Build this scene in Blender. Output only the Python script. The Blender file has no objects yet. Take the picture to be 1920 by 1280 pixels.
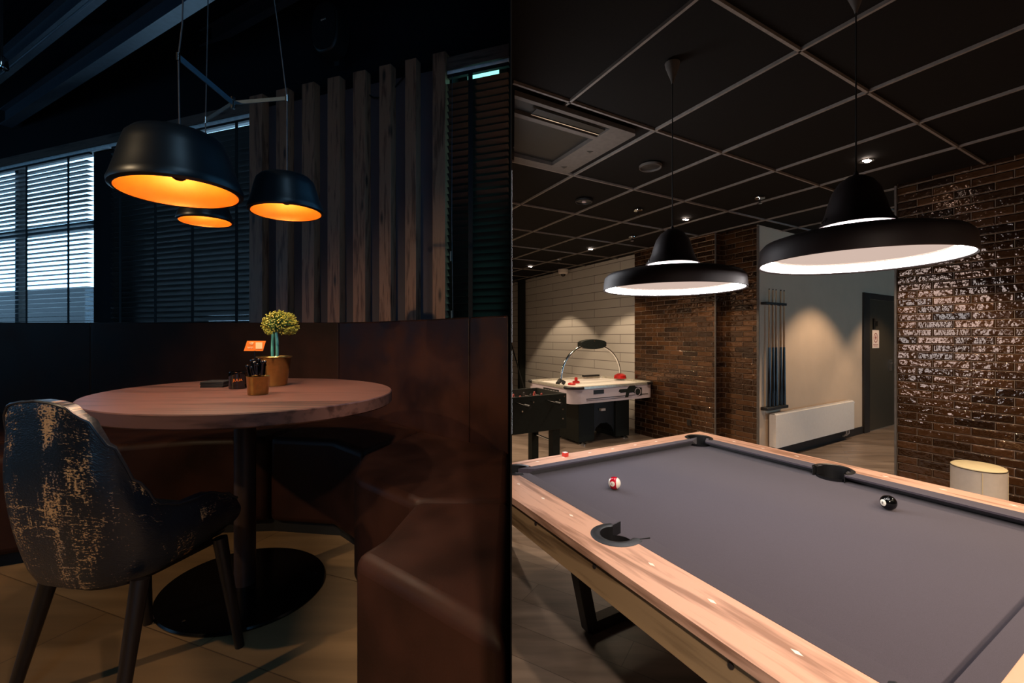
import bpy, bmesh, math, random
from mathutils import Vector, Matrix
random.seed(7)
PI = math.pi
C = bpy.context.scene.collection
SC = bpy.context.scene

# ------------------------------------------------------------------ camera, world, exposure
cam_d = bpy.data.cameras.new('camera')
cam_d.sensor_width = 36.0
cam_d.lens = 36.0 * 809.6 / 1920.0
cam_d.shift_x = -40.0 / 1920.0
cam_d.shift_y = -8.0 / 1920.0
cam_d.clip_start = 0.01
cam_d.clip_end = 100
cam = bpy.data.objects.new('camera', cam_d)
cam.location = (0, 0, 1.5)
cam.rotation_euler = (PI / 2, 0, 0)
C.objects.link(cam)
SC.camera = cam
SC.view_settings.view_transform = 'Standard'
SC.view_settings.look = 'None'
SC.view_settings.exposure = 0.0
SC.view_settings.gamma = 1.0
SC.view_settings.use_curve_mapping = False
SC.cycles.use_denoising = True
SC.cycles.max_bounces = 8
SC.cycles.sample_clamp_indirect = 6.0

W = bpy.data.worlds.new('daylight_sky')
SC.world = W
W.use_nodes = True
W.node_tree.nodes['Background'].inputs['Color'].default_value = (0.42, 0.72, 1.0, 1)
W.node_tree.nodes['Background'].inputs['Strength'].default_value = 4.5

def lamp(kind, name, loc, energy, color, **kw):
    l = bpy.data.lights.new(name, kind)
    l.energy = energy
    l.color = color
    o = bpy.data.objects.new(name, l)
    o.location = loc
    C.objects.link(o)
    for k, v_ in kw.items():
        if k == 'rot':
            o.rotation_euler = v_
        else:
            setattr(l, k, v_)
    return o

# ------------------------------------------------------------------ frames of reference (metres)
ANG = math.radians(30.4)                 # the games room is turned against the view
UX, UY = math.cos(ANG), math.sin(ANG)
def R(u, v, z=0.0):
    return Vector((u * UX - v * UY, u * UY + v * UX, z))
ANGW = math.radians(32.575)              # grey wall with the cue rack
OW = (2.696, 5.187)
def WL(s, n, z=0.0):                     # n>0 comes out of the wall towards the room
    return Vector((OW[0] + s * math.cos(ANGW) + n * math.sin(ANGW), OW[1] + s * math.sin(ANGW) - n * math.cos(ANGW), z))
ANGL = math.radians(-18.15)              # window wall of the dining corner
OL = (-0.127, 2.568)
def LL(s, n, z=0.0):                     # s<0 runs to the left, n>0 comes out of the wall
    return Vector((OL[0] + s * math.cos(ANGL) + n * math.sin(ANGL), OL[1] + s * math.sin(ANGL) - n * math.cos(ANGL), z))
FL = 0.545                               # floor level of the dining corner

# ------------------------------------------------------------------ materials
def lin(c):
    return tuple(((x / 255.0) / 12.92 if x / 255.0 <= 0.04045 else ((x / 255.0 + 0.055) / 1.055) ** 2.4) for x in c) + (1.0,)

class NT:
    def __init__(s, name):
        s.m = bpy.data.materials.new(name)
        s.m.use_nodes = True
        s.t = s.m.node_tree
        s.b = s.t.nodes['Principled BSDF']
        s.out = s.t.nodes['Material Output']
    def n(s, typ, **kw):
        nd = s.t.nodes.new(typ)
        for k, v_ in kw.items():
            if k.startswith('i_'):
                key = k[2:].replace('_', ' ')
                nd.inputs[key].default_value = v_
            else:
                setattr(nd, k, v_)
        return nd
    def l(s, a, b):
        s.t.links.new(a, b)
    def coord(s, scale=(1, 1, 1), rot=(0, 0, 0), kind='Object'):
        tc = s.n('ShaderNodeTexCoord')
        mp = s.n('ShaderNodeMapping')
        mp.inputs['Scale'].default_value = scale
        mp.inputs['Rotation'].default_value = rot
        s.l(tc.outputs[kind], mp.inputs['Vector'])
        return mp.outputs['Vector']
    def ramp(s, fac, stops):
        r = s.n('ShaderNodeValToRGB')
        e = r.color_ramp.elements
        while len(e) < len(stops):
            e.new(0.5)
        for q, (p, c) in zip(e, stops):
            q.position = p
            q.color = c
        s.l(fac, r.inputs['Fac'])
        return r.outputs['Color']
    def bump(s, h, strength=0.3, dist=0.01):
        b = s.n('ShaderNodeBump')
        b.inputs['Strength'].default_value = strength
        b.inputs['Distance'].default_value = dist
        s.l(h, b.inputs['Height'])
        s.l(b.outputs['Normal'], s.b.inputs['Normal'])
    def set(s, col=None, rough=None, metal=None, spec=None, **kw):
        if col is not None:
            s.b.inputs['Base Color'].default_value = col
        if rough is not None:
            s.b.inputs['Roughness'].default_value = rough
        if metal is not None:
            s.b.inputs['Metallic'].default_value = metal
        if spec is not None:
            s.b.inputs['Specular IOR Level'].default_value = spec
        return s

def plain(name, rgb, rough=0.5, metal=0.0, spec=0.5, var=0.12, scale=30.0, bump=0.0):
    m = NT(name).set(lin(rgb), rough, metal, spec)
    c = lin(rgb)
    v = m.coord((scale,) * 3)
    nz = m.n('ShaderNodeTexNoise')
    nz.inputs['Scale'].default_value = 1.0
    nz.inputs['Detail'].default_value = 4.0
    m.l(v, nz.inputs['Vector'])
    lo = tuple(max(0, x * (1 - var)) for x in c[:3]) + (1,)
    hi = tuple(min(1, x * (1 + var)) for x in c[:3]) + (1,)
    col = m.ramp(nz.outputs['Fac'], [(0.35, lo), (0.65, hi)])
    m.l(col, m.b.inputs['Base Color'])
    if bump:
        m.bump(nz.outputs['Fac'], bump, 0.004)
    return m.m

def emit(name, rgb, strength):
    m = NT(name).set(lin(rgb), 0.5)
    m.b.inputs['Emission Color'].default_value = lin(rgb)
    m.b.inputs['Emission Strength'].default_value = strength
    return m.m

def wood(name, dark, light, axis='X', scale=1.0, rough=0.45, knots=False, spec=0.5):
    m = NT(name).set(lin(light), rough, 0, spec)
    sc = {'X': (0.9, 11, 11), 'Y': (11, 0.9, 11), 'Z': (11, 11, 0.9)}[axis]
    v = m.coord(tuple(x * scale for x in sc))
    n1 = m.n('ShaderNodeTexNoise')
    n1.inputs['Scale'].default_value = 1.6
    n1.inputs['Detail'].default_value = 6
    n1.inputs['Distortion'].default_value = 1.1
    m.l(v, n1.inputs['Vector'])
    v2 = m.coord(tuple(x * scale * 4 for x in sc))
    n2 = m.n('ShaderNodeTexNoise')
    n2.inputs['Scale'].default_value = 2.0
    n2.inputs['Detail'].default_value = 3
    m.l(v2, n2.inputs['Vector'])
    wv = m.n('ShaderNodeMath', operation='MULTIPLY')
    m.l(n1.outputs['Fac'], wv.inputs[0])
    wv.inputs[1].default_value = 14.0
    sn = m.n('ShaderNodeMath', operation='SINE')
    m.l(wv.outputs[0], sn.inputs[0])
    ad = m.n('ShaderNodeMath', operation='MULTIPLY_ADD')
    m.l(sn.outputs[0], ad.inputs[0])
    ad.inputs[1].default_value = 0.22
    m.l(n2.outputs['Fac'], ad.inputs[2])
    stops = [(0.25, lin(dark)), (0.62, lin(light))]
    col = m.ramp(ad.outputs[0], stops)
    if knots:
        vk = m.coord((6, 6, 1.7))
        vo = m.n('ShaderNodeTexVoronoi')
        vo.inputs['Scale'].default_value = 1.3
        m.l(vk, vo.inputs['Vector'])
        kf = m.ramp(vo.outputs['Distance'], [(0.05, (0, 0, 0, 1)), (0.13, (1, 1, 1, 1))])
        mx = m.n('ShaderNodeMixRGB')
        m.l(kf, mx.inputs[0])
        mx.inputs[1].default_value = tuple(x * 0.25 for x in lin(dark)[:3]) + (1,)
        m.l(col, mx.inputs[2])
        col = mx.outputs[0]
    m.l(col, m.b.inputs['Base Color'])
    m.bump(n2.outputs['Fac'], 0.12, 0.002)
    return m.m

def glazed_brick(name):
    m = NT(name).set(lin((60, 38, 22)), 0.14, 0.45, 1.0)
    tc = m.n('ShaderNodeTexCoord')
    sp = m.n('ShaderNodeSeparateXYZ')
    m.l(tc.outputs['Object'], sp.inputs[0])
    ax = m.n('ShaderNodeMath', operation='ADD')
    m.l(sp.outputs['X'], ax.inputs[0])
    m.l(sp.outputs['Y'], ax.inputs[1])
    cb = m.n('ShaderNodeCombineXYZ')
    m.l(ax.outputs[0], cb.inputs['X'])
    m.l(sp.outputs['Z'], cb.inputs['Y'])
    def bricks(mort, smooth, c1, c2, cm):
        bk = m.n('ShaderNodeTexBrick')
        bk.inputs['Scale'].default_value = 1.0
        bk.inputs['Brick Width'].default_value = 0.235
        bk.inputs['Row Height'].default_value = 0.0655
        bk.inputs['Mortar Size'].default_value = mort
        bk.inputs['Mortar Smooth'].default_value = smooth
        bk.inputs['Color1'].default_value = c1
        bk.inputs['Color2'].default_value = c2
        bk.inputs['Mortar'].default_value = cm
        bk.offset = 0.43
        m.l(cb.outputs[0], bk.inputs['Vector'])
        return bk
    b1 = bricks(0.0026, 0.2, lin((48, 31, 19)), lin((98, 65, 39)), lin((110, 94, 80)))
    m.l(b1.outputs['Color'], m.b.inputs['Base Color'])
    rnd = bricks(0.0, 0.0, (0, 0, 0, 1), (1, 1, 1, 1), (0, 0, 0, 1))
    # every brick has its own wavy glaze
    sc = m.n('ShaderNodeVectorMath', operation='SCALE')
    m.l(rnd.outputs['Color'], sc.inputs[0])
    sc.inputs['Scale'].default_value = 37.0
    ad = m.n('ShaderNodeVectorMath', operation='ADD')
    m.l(cb.outputs[0], ad.inputs[0])
    m.l(sc.outputs[0], ad.inputs[1])
    nz = m.n('ShaderNodeTexNoise')
    nz.inputs['Scale'].default_value = 22.0
    nz.inputs['Detail'].default_value = 2.5
    nz.inputs['Roughness'].default_value = 0.45
    m.l(ad.outputs[0], nz.inputs['Vector'])
    edge = bricks(0.010, 0.9, (1, 1, 1, 1), (1, 1, 1, 1), (0, 0, 0, 1))
    mul = m.n('ShaderNodeMath', operation='MULTIPLY_ADD')
    m.l(nz.outputs['Fac'], mul.inputs[0])
    mul.inputs[1].default_value = 0.9
    m.l(edge.outputs['Color'], mul.inputs[2])
    m.bump(mul.outputs[0], 1.0, 0.008)
    rr = m.n('ShaderNodeMapRange')
    m.l(b1.outputs['Fac'], rr.inputs['Value'])
    rr.inputs['To Min'].default_value = 0.09
    rr.inputs['To Max'].default_value = 0.45
    m.l(rr.outputs[0], m.b.inputs['Roughness'])
    return m.m

def block_wall(name):
    m = NT(name).set(lin((196, 190, 180)), 0.7)
    tc = m.n('ShaderNodeTexCoord')
    sp = m.n('ShaderNodeSeparateXYZ')
    m.l(tc.outputs['Object'], sp.inputs[0])
    cb = m.n('ShaderNodeCombineXYZ')
    m.l(sp.outputs['X'], cb.inputs['X'])
    m.l(sp.outputs['Z'], cb.inputs['Y'])
    bk = m.n('ShaderNodeTexBrick')
    bk.inputs['Scale'].default_value = 1.0
    bk.inputs['Brick Width'].default_value = 1.4
    bk.inputs['Row Height'].default_value = 0.155
    bk.inputs['Mortar Size'].default_value = 0.006
    bk.inputs['Color1'].default_value = lin((200, 195, 186))
    bk.inputs['Color2'].default_value = lin((190, 185, 176))
    bk.inputs['Mortar'].default_value = lin((120, 114, 106))
    m.l(cb.outputs[0], bk.inputs['Vector'])
    m.l(bk.outputs['Color'], m.b.inputs['Base Color'])
    return m.m

def planks(name, c1, c2, cm, w, h, rough, rot=0.0, grain=0.5):
    m = NT(name).set(lin(c1), rough)
    v = m.coord((1, 1, 1), (0, 0, rot))
    bk = m.n('ShaderNodeTexBrick')
    bk.inputs['Scale'].default_value = 1.0
    bk.inputs['Brick Width'].default_value = w
    bk.inputs['Row Height'].default_value = h
    bk.inputs['Mortar Size'].default_value = 0.0018
    bk.inputs['Color1'].default_value = lin(c1)
    bk.inputs['Color2'].default_value = lin(c2)
    bk.inputs['Mortar'].default_value = lin(cm)
    m.l(v, bk.inputs['Vector'])
    v2 = m.coord((1.2, 9, 5), (0, 0, rot))
    nz = m.n('ShaderNodeTexNoise')
    nz.inputs['Scale'].default_value = 1.5
    nz.inputs['Detail'].default_value = 7
    m.l(v2, nz.inputs['Vector'])
    g = m.ramp(nz.outputs['Fac'], [(0.3, (1 - grain,) * 3 + (1,)), (0.7, (1, 1, 1, 1))])
    mx = m.n('ShaderNodeMixRGB', blend_type='MULTIPLY')
    mx.inputs[0].default_value = 1.0
    m.l(bk.outputs['Color'], mx.inputs[1])
    m.l(g, mx.inputs[2])
    m.l(mx.outputs[0], m.b.inputs['Base Color'])
    m.bump(nz.outputs['Fac'], 0.08, 0.003)
    return m.m

def leather(name):
    m = NT(name).set(lin((82, 40, 24)), 0.5, 0, 0.16)
    v = m.coord((1, 1, 1))
    n1 = m.n('ShaderNodeTexNoise')
    n1.inputs['Scale'].default_value = 5.0
    n1.inputs['Detail'].default_value = 8
    m.l(v, n1.inputs['Vector'])
    n2 = m.n('ShaderNodeTexNoise')
    n2.inputs['Scale'].default_value = 160.0
    n2.inputs['Detail'].default_value = 2
    m.l(v, n2.inputs['Vector'])
    m.l(m.ramp(n1.outputs['Fac'], [(0.3, lin((30, 15, 9))), (0.7, lin((54, 28, 18)))]), m.b.inputs['Base Color'])
    m.l(m.ramp(n1.outputs['Fac'], [(0.3, (0.42,) * 3 + (1,)), (0.7, (0.62,) * 3 + (1,))]), m.b.inputs['Roughness'])
    m.bump(n2.outputs['Fac'], 0.25, 0.001)
    return m.m

def chair_fabric(name):
    m = NT(name).set(lin((14, 22, 32)), 0.33, 0, 0.7)
    v = m.coord((1, 1, 1), kind='UV')
    def noise(sc, scale, det=4, r=0.6):
        mp = m.n('ShaderNodeMapping')
        mp.inputs['Scale'].default_value = sc
        m.l(v, mp.inputs['Vector'])
        n_ = m.n('ShaderNodeTexNoise')
        n_.inputs['Scale'].default_value = scale
        n_.inputs['Detail'].default_value = det
        n_.inputs['Roughness'].default_value = r
        m.l(mp.outputs[0], n_.inputs['Vector'])
        return n_.outputs['Fac']
    a = noise((34, 5, 1), 1.6, 8, 0.8)       # vertical scratches
    b = noise((8, 42, 1), 1.3, 5, 0.7)       # horizontal threads
    c = noise((9, 2.4, 1), 1.0, 2, 0.5)      # large patches
    f = noise((150, 150, 1), 1.0, 2, 0.6)    # weave
    def mth(op, x, y):
        q = m.n('ShaderNodeMath', operation=op)
        for i_, s_ in ((0, x), (1, y)):
            if isinstance(s_, (int, float)):
                q.inputs[i_].default_value = s_
            else:
                m.l(s_, q.inputs[i_])
        return q.outputs[0]
    mx = mth('MAXIMUM', a, mth('SUBTRACT', b, 0.03))
    s1 = mth('ADD', mx, mth('MULTIPLY', mth('SUBTRACT', c, 0.5), 0.75))
    s2 = mth('ADD', s1, mth('MULTIPLY', mth('SUBTRACT', f, 0.5), 0.55))
    # worn ochre field in the middle of the back
    sp = m.n('ShaderNodeSeparateXYZ')
    m.l(v, sp.inputs[0])
    dx = mth('ABSOLUTE', mth('SUBTRACT', sp.outputs['X'], 0.45), 0)
    patch = mth('MAXIMUM', mth('SUBTRACT', 0.10, dx), 0.0)
    s3 = mth('ADD', s2, mth('MULTIPLY', patch, 1.0))
    fac = m.ramp(s3, [(0.63, (0, 0, 0, 1)), (0.70, (1, 1, 1, 1))])
    gold = m.ramp(c, [(0.35, lin((130, 122, 124))), (0.55, lin((205, 158, 108)))])
    mix = m.n('ShaderNodeMixRGB')
    m.l(fac, mix.inputs[0])
    mix.inputs[1].default_value = lin((16, 24, 34))
    m.l(gold, mix.inputs[2])
    m.l(mix.outputs[0], m.b.inputs['Base Color'])
    m.bump(f, 0.5, 0.002)
    return m.m

def felt(name, rgb):
    m = NT(name).set(lin(rgb), 0.95, 0, 0.1)
    v = m.coord((900,) * 3)
    nz = m.n('ShaderNodeTexNoise')
    nz.inputs['Scale'].default_value = 1.0
    m.l(v, nz.inputs['Vector'])
    c = lin(rgb)
    m.l(m.ramp(nz.outputs['Fac'], [(0.3, tuple(x * .8 for x in c[:3]) + (1,)), (0.7, tuple(x * 1.2 for x in c[:3]) + (1,))]), m.b.inputs['Base Color'])
    m.b.inputs['Sheen Weight'].default_value = 0.15
    return m.m

def ball_mat(name, base, band, axis, half, spot, spotr):
    m = NT(name).set(lin(base), 0.08, 0, 0.6)
    tc = m.n('ShaderNodeTexCoord')
    nm = m.n('ShaderNodeVectorMath', operation='NORMALIZE')
    m.l(tc.outputs['Object'], nm.inputs[0])
    def dot(d):
        q = m.n('ShaderNodeVectorMath', operation='DOT_PRODUCT')
        m.l(nm.outputs[0], q.inputs[0])
        q.inputs[1].default_value = Vector(d).normalized()
        return q.outputs['Value']
    ab = m.n('ShaderNodeMath', operation='ABSOLUTE')
    m.l(dot(axis), ab.inputs[0])
    lt = m.n('ShaderNodeMath', operation='LESS_THAN')
    m.l(ab.outputs[0], lt.inputs[0])
    lt.inputs[1].default_value = half
    gt = m.n('ShaderNodeMath', operation='GREATER_THAN')
    m.l(dot(spot), gt.inputs[0])
    gt.inputs[1].default_value = math.cos(spotr)
    mx = m.n('ShaderNodeMixRGB')
    m.l(lt.outputs[0], mx.inputs[0])
    mx.inputs[1].default_value = lin(base)
    mx.inputs[2].default_value = lin(band)
    m2 = m.n('ShaderNodeMixRGB')
    m.l(gt.outputs[0], m2.inputs[0])
    m.l(mx.outputs[0], m2.inputs[1])
    m2.inputs[2].default_value = lin((235, 228, 215))
    m.l(m2.outputs[0], m.b.inputs['Base Color'])
    return m.m

M = {}
M['brick'] = glazed_brick('glazed_brick')
M['block'] = block_wall('painted_blockwork')
M['greige'] = plain('greige_paint', (198, 172, 146), 0.8, var=0.03, scale=4)
M['blackpaint'] = plain('black_paint', (13, 12, 15), 0.85, spec=0.2)
M['darkwall'] = plain('dark_wall_paint', (16, 18, 24), 0.85, spec=0.15)
M['tile'] = plain('ceiling_tile', (21, 18, 16), 0.9, spec=0.15, scale=200, bump=0.1)
M['tbar'] = plain('ceiling_grid_metal', (122, 114, 108), 0.5)
M['beam'] = plain('painted_steel', (56, 66, 78), 0.45)
M['floor_left'] = planks('stone_look_floor', (150, 118, 82), (128, 98, 66), (90, 66, 44), 0.95, 0.45, 0.5, 0.35, 0.35)
M['floor_right'] = planks('grey_plank_floor', (150, 132, 118), (122, 105, 92), (96, 82, 72), 1.3, 0.19, 0.32, ANG, 0.45)
M['trimwood'] = wood('oiled_trim_wood', (60, 48, 42), (104, 86, 76), 'X')
M['pine'] = wood('knotty_pine', (96, 60, 42), (150, 104, 78), 'Z', 1.2, 0.55, knots=True)
M['panelgrey'] = plain('grey_panel', (84, 74, 80), 0.75, var=0.05, scale=5)
M['slat'] = plain('black_blind_slat', (15, 18, 22), 0.3, spec=0.7)
M['tape'] = plain('black_tape', (6, 6, 8), 0.8)
M['frame'] = plain('window_frame_dark', (24, 26, 30), 0.5)
M['whitemetal'] = plain('white_enamel', (226, 216, 206), 0.35, var=0.02)
M['palealu'] = plain('pale_aluminium', (232, 240, 246), 0.4, 0.0)
M['leather'] = leather('brown_leather')
M['blackleather'] = plain('black_plinth', (6, 5, 5), 0.7)
M['tabletop'] = wood('dark_table_wood', (70, 44, 38), (112, 76, 66), 'X', 0.7, 0.42)
M['tableedge'] = plain('table_edge', (52, 40, 38), 0.5)
M['column'] = plain('bronze_column', (66, 50, 46), 0.4, 0.3)
M['basemetal'] = plain('black_steel_base', (9, 8, 10), 0.22, 0.6)
M['fabric'] = chair_fabric('woven_chair_fabric')
M['piping'] = plain('dark_piping', (26, 30, 38), 0.4)
M['darkwood'] = wood('dark_stained_wood', (14, 9, 8), (30, 20, 16), 'Z', 1.0, 0.4)
M['shadeblack'] = plain('matt_teal_black_shade', (17, 24, 30), 0.36, 0.1, 0.5, var=0.05)
M['gold'] = plain('gold_inside', (236, 150, 52), 0.4, 0.1, var=0.03)
M['bulbglow'] = emit('bulb_glow', (255, 196, 120), 210.0)
M['bulbcap'] = plain('smoked_bulb_cap', (50, 36, 26), 0.12, 0.85)
M['cable'] = plain('cable', (70, 66, 68), 0.5)
M['steelstrip'] = plain('blue_grey_steel', (60, 82, 98), 0.5, 0.3)
M['brass'] = plain('brushed_brass', (176, 144, 84), 0.24, 0.95, var=0.1, scale=60)
M['leafgreen'] = plain('yellow_green_bloom', (150, 146, 54), 0.6, var=0.4, scale=50)
M['leafdark'] = plain('green_stems', (54, 100, 46), 0.6, var=0.3)
M['glass_teal'] = plain('teal_wrapped_stem', (90, 165, 150), 0.2, spec=0.8)
M['orange'] = plain('orange_card', (240, 124, 34), 0.5, var=0.02)
M['ivory'] = plain('ivory_print', (250, 214, 160), 0.5, var=0.01)
M['blackgloss'] = plain('black_gloss', (8, 8, 10), 0.08, spec=0.8)
M['slate'] = plain('slate_coaster', (24, 22, 23), 0.7)
M['chrome'] = NT('chrome').set(lin((205, 205, 205)), 0.12, 1.0).m
M['shade_out'] = plain('dark_brown_shade', (52, 43, 43), 0.5, 0.2, 0.4, var=0.05)
M['shade_white'] = plain('white_inside', (226, 206, 190), 0.6, var=0.01)
M['led'] = emit('led_ring', (255, 250, 248), 30.0)
M['led_slot'] = emit('led_slot', (255, 236, 236), 6.0)
M['diffuser'] = emit('warm_diffuser', (216, 190, 176), 0.95)
M['diffuser'].node_tree.nodes['Principled BSDF'].inputs['Specular IOR Level'].default_value = 0.0
M['diffuser'].node_tree.nodes['Principled BSDF'].inputs['Base Color'].default_value = (0, 0, 0, 1)
M['spotglow'] = emit('downlight_glow', (255, 232, 215), 40.0)
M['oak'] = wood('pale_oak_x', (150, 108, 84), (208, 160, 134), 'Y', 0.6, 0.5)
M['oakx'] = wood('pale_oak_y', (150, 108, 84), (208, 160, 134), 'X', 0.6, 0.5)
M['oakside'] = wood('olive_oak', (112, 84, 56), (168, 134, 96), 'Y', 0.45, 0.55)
M['groove'] = plain('dark_groove', (40, 26, 18), 0.8)
M['cloth'] = felt('charcoal_cloth', (67, 61, 70))
M['rubber'] = plain('black_rubber', (16, 16, 18), 0.45)
M['pearl'] = plain('pearl_inlay', (250, 235, 220), 0.3, var=0.02)
M['legsteel'] = plain('raw_black_steel', (52, 46, 40), 0.42, 0.5)
M['blacklam'] = plain('black_green_laminate', (26, 29, 24), 0.6, spec=0.25)
M['blackbox'] = plain('black_panel', (20, 20, 18), 0.5)
M['hockeyside'] = plain('silver_pink_panel', (190, 176, 182), 0.35, var=0.02)
M['hockeytop'] = plain('silver_rail', (196, 190, 176), 0.28, 0.6)
M['hockeyfield'] = plain('white_play_surface', (220, 214, 206), 0.3, var=0.02)
M['red'] = plain('red_plastic', (170, 26, 22), 0.3)
M['redchalk'] = plain('red_chalk_wrap', (210, 60, 48), 0.5)
M['pink'] = plain('pink_white_field', (226, 196, 200), 0.4)
M['darkgreendoor'] = plain('dark_olive_door', (58, 50, 36), 0.45, var=0.04)
M['doorframe'] = plain('dark_door_frame', (30, 24, 20), 0.5)
M['paper'] = plain('white_paper', (224, 200, 184), 0.7, var=0.01)
M['print'] = plain('red_brown_print', (140, 60, 50), 0.7)
M['poufside'] = plain('pale_grey_leatherette', (196, 184, 172), 0.5, var=0.03)
M['pouftop'] = plain('cream_leatherette', (224, 206, 162), 0.55, var=0.03)
M['walnut'] = wood('dark_round_top', (60, 42, 34), (92, 68, 56), 'X', 1, 0.5)
M['cuewood'] = wood('maple_cue', (150, 110, 70), (196, 156, 108), 'Z', 1, 0.35)
M['skirting'] = plain('black_skirting', (22, 18, 16), 0.5)
M['acgrey'] = plain('grey_plastic', (84, 78, 74), 0.5)
M['hedge'] = plain('outside_dark_facade', (9, 13, 17), 0.9)
M['dark_glass'] = plain('dark_speaker_cloth', (7, 7, 10), 0.55)

# ------------------------------------------------------------------ mesh helpers
class MB:
    def __init__(s):
        s.v = []
        s.f = []
        s.mi = []
        s.cur = 0
    def _add(s, vs, fs):
        o = len(s.v)
        s.v += [tuple(p) for p in vs]
        s.f += [tuple(i + o for i in f) for f in fs]
        s.mi += [s.cur] * len(fs)
        return s
    def box(s, x0, x1, y0, y1, z0, z1, m=None):
        vs = [Vector((x, y, z)) for x in (x0, x1) for y in (y0, y1) for z in (z0, z1)]
        if m:
            vs = [m @ p for p in vs]
        return s._add(vs, [(0, 1, 3, 2), (4, 6, 7, 5), (0, 4, 5, 1), (2, 3, 7, 6), (0, 2, 6, 4), (1, 5, 7, 3)])
    def bar(s, p, q, w, h, up=(0, 0, 1)):
        p, q = Vector(p), Vector(q)
        d = (q - p).normalized()
        a = d.cross(Vector(up)).normalized()
        b = a.cross(d).normalized()
        vs = [c + a * i * w / 2 + b * j * h / 2 for c in (p, q) for i in (-1, 1) for j in (-1, 1)]
        return s._add(vs, [(0, 1, 3, 2), (4, 6, 7, 5), (0, 4, 5, 1), (2, 3, 7, 6), (0, 2, 6, 4), (1, 5, 7, 3)])
    def path(s, pts, r, n=8, cap=True, radii=None):
        pts = [Vector(p) for p in pts]
        rings = []
        prev = None
        for i, p in enumerate(pts):
            d = (pts[min(i + 1, len(pts) - 1)] - pts[max(i - 1, 0)]).normalized()
            a = prev if prev is not None else (Vector((1, 0, 0)) if abs(d.x) < 0.8 else Vector((0, 1, 0)))
            a = (a - d * a.dot(d)).normalized()
            prev = a
            b = d.cross(a)
            rr = radii[i] if radii else r
            rings.append([p + a * math.cos(2 * PI * k / n) * rr + b * math.sin(2 * PI * k / n) * rr for k in range(n)])
        vs = [q for rg in rings for q in rg]
        fs = [(i * n + k, i * n + (k + 1) % n, (i + 1) * n + (k + 1) % n, (i + 1) * n + k) for i in range(len(pts) - 1) for k in range(n)]
        if cap:
            fs += [tuple(range(n))[::-1], tuple((len(pts) - 1) * n + k for k in range(n))]
        return s._add(vs, fs)
    def tube(s, p, q, r, n=12, r2=None):
        return s.path([p, q], r, n, True, [r, r if r2 is None else r2])
    def lathe(s, prof, n=48, c=(0, 0, 0), ex=(1, 1), rot=0.0):
        vs, fs = [], []
        for (r, z) in prof:
            for k in range(n):
                a = 2 * PI * k / n
                x, y = r * math.cos(a) * ex[0], r * math.sin(a) * ex[1]
                vs.append((c[0] + x * math.cos(rot) - y * math.sin(rot), c[1] + x * math.sin(rot) + y * math.cos(rot), c[2] + z))
        for i in range(len(prof) - 1):
            for k in range(n):
                fs.append((i * n + k, i * n + (k + 1) % n, (i + 1) * n + (k + 1) % n, (i + 1) * n + k))
        return s._add(vs, fs)
    def disc(s, r, z, n=48, c=(0, 0), flip=False, ex=(1, 1), rot=0.0):
        vs = []
        for k in range(n):
            a = 2 * PI * k / n
            x, y = r * math.cos(a) * ex[0], r * math.sin(a) * ex[1]
            vs.append((c[0] + x * math.cos(rot) - y * math.sin(rot), c[1] + x * math.sin(rot) + y * math.cos(rot), z))
        return s._add(vs, [tuple(range(n))[::-1] if flip else tuple(range(n))])
    def cyl(s, r, z0, z1, n=32, c=(0, 0), r1=None):
        r1 = r if r1 is None else r1
        s.lathe([(r, z0), (r1, z1)], n, (c[0], c[1], 0))
        s.disc(r, z0, n, c, True)
        return s.disc(r1, z1, n, c)
    def prism(s, pts, z0, z1):
        n = len(pts)
        vs = [(p[0], p[1], z0) for p in pts] + [(p[0], p[1], z1) for p in pts]
        fs = [tuple(range(n))[::-1], tuple(range(n, 2 * n))] + [(i, (i + 1) % n, n + (i + 1) % n, n + i) for i in range(n)]
        return s._add(vs, fs)
    def sphere(s, r, c=(0, 0, 0), n=16, m=10, sq=(1, 1, 1)):
        vs = [(c[0], c[1], c[2] - r * sq[2])]
        for j in range(1, m):
            t = PI * j / m
            for k in range(n):
                a = 2 * PI * k / n
                vs.append((c[0] + r * sq[0] * math.sin(t) * math.cos(a), c[1] + r * sq[1] * math.sin(t) * math.sin(a), c[2] - r * sq[2] * math.cos(t)))
        vs.append((c[0], c[1], c[2] + r * sq[2]))
        fs = [(0, 1 + (k + 1) % n, 1 + k) for k in range(n)]
        for j in range(m - 2):
            for k in range(n):
                fs.append((1 + j * n + k, 1 + j * n + (k + 1) % n, 1 + (j + 1) * n + (k + 1) % n, 1 + (j + 1) * n + k))
        L_ = len(vs) - 1
        fs += [(L_, 1 + (m - 2) * n + k, 1 + (m - 2) * n + (k + 1) % n) for k in range(n)]
        return s._add(vs, fs)
    def build(s, name, mat, parent=None, smooth=False, bevel=0.0, seg=2, loc=None, rotz=None, auto=True):
        me = bpy.data.meshes.new(name)
        me.from_pydata(s.v, [], s.f)
        mats = mat if isinstance(mat, (list, tuple)) else [mat]
        for m_ in mats:
            me.materials.append(m_)
        if len(mats) > 1:
            me.polygons.foreach_set('material_index', s.mi)
        bm = bmesh.new()
        bm.from_mesh(me)
        bmesh.ops.recalc_face_normals(bm, faces=bm.faces)
        bm.to_mesh(me)
        bm.free()
        o = bpy.data.objects.new(name, me)
        C.objects.link(o)
        if loc is not None:
            o.location = loc
        if rotz is not None:
            o.rotation_euler = (0, 0, rotz)
        if bevel:
            b = o.modifiers.new('bevel', 'BEVEL')
            b.width = bevel
            b.segments = seg
            b.limit_method = 'ANGLE'
            b.angle_limit = math.radians(40)
        if smooth or bevel:
            me.polygons.foreach_set('use_smooth', [True] * len(me.polygons))
            if hasattr(me, 'set_sharp_from_angle'):
                me.set_sharp_from_angle(angle=math.radians(38))
        if parent:
            o.parent = parent
        return o

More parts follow.
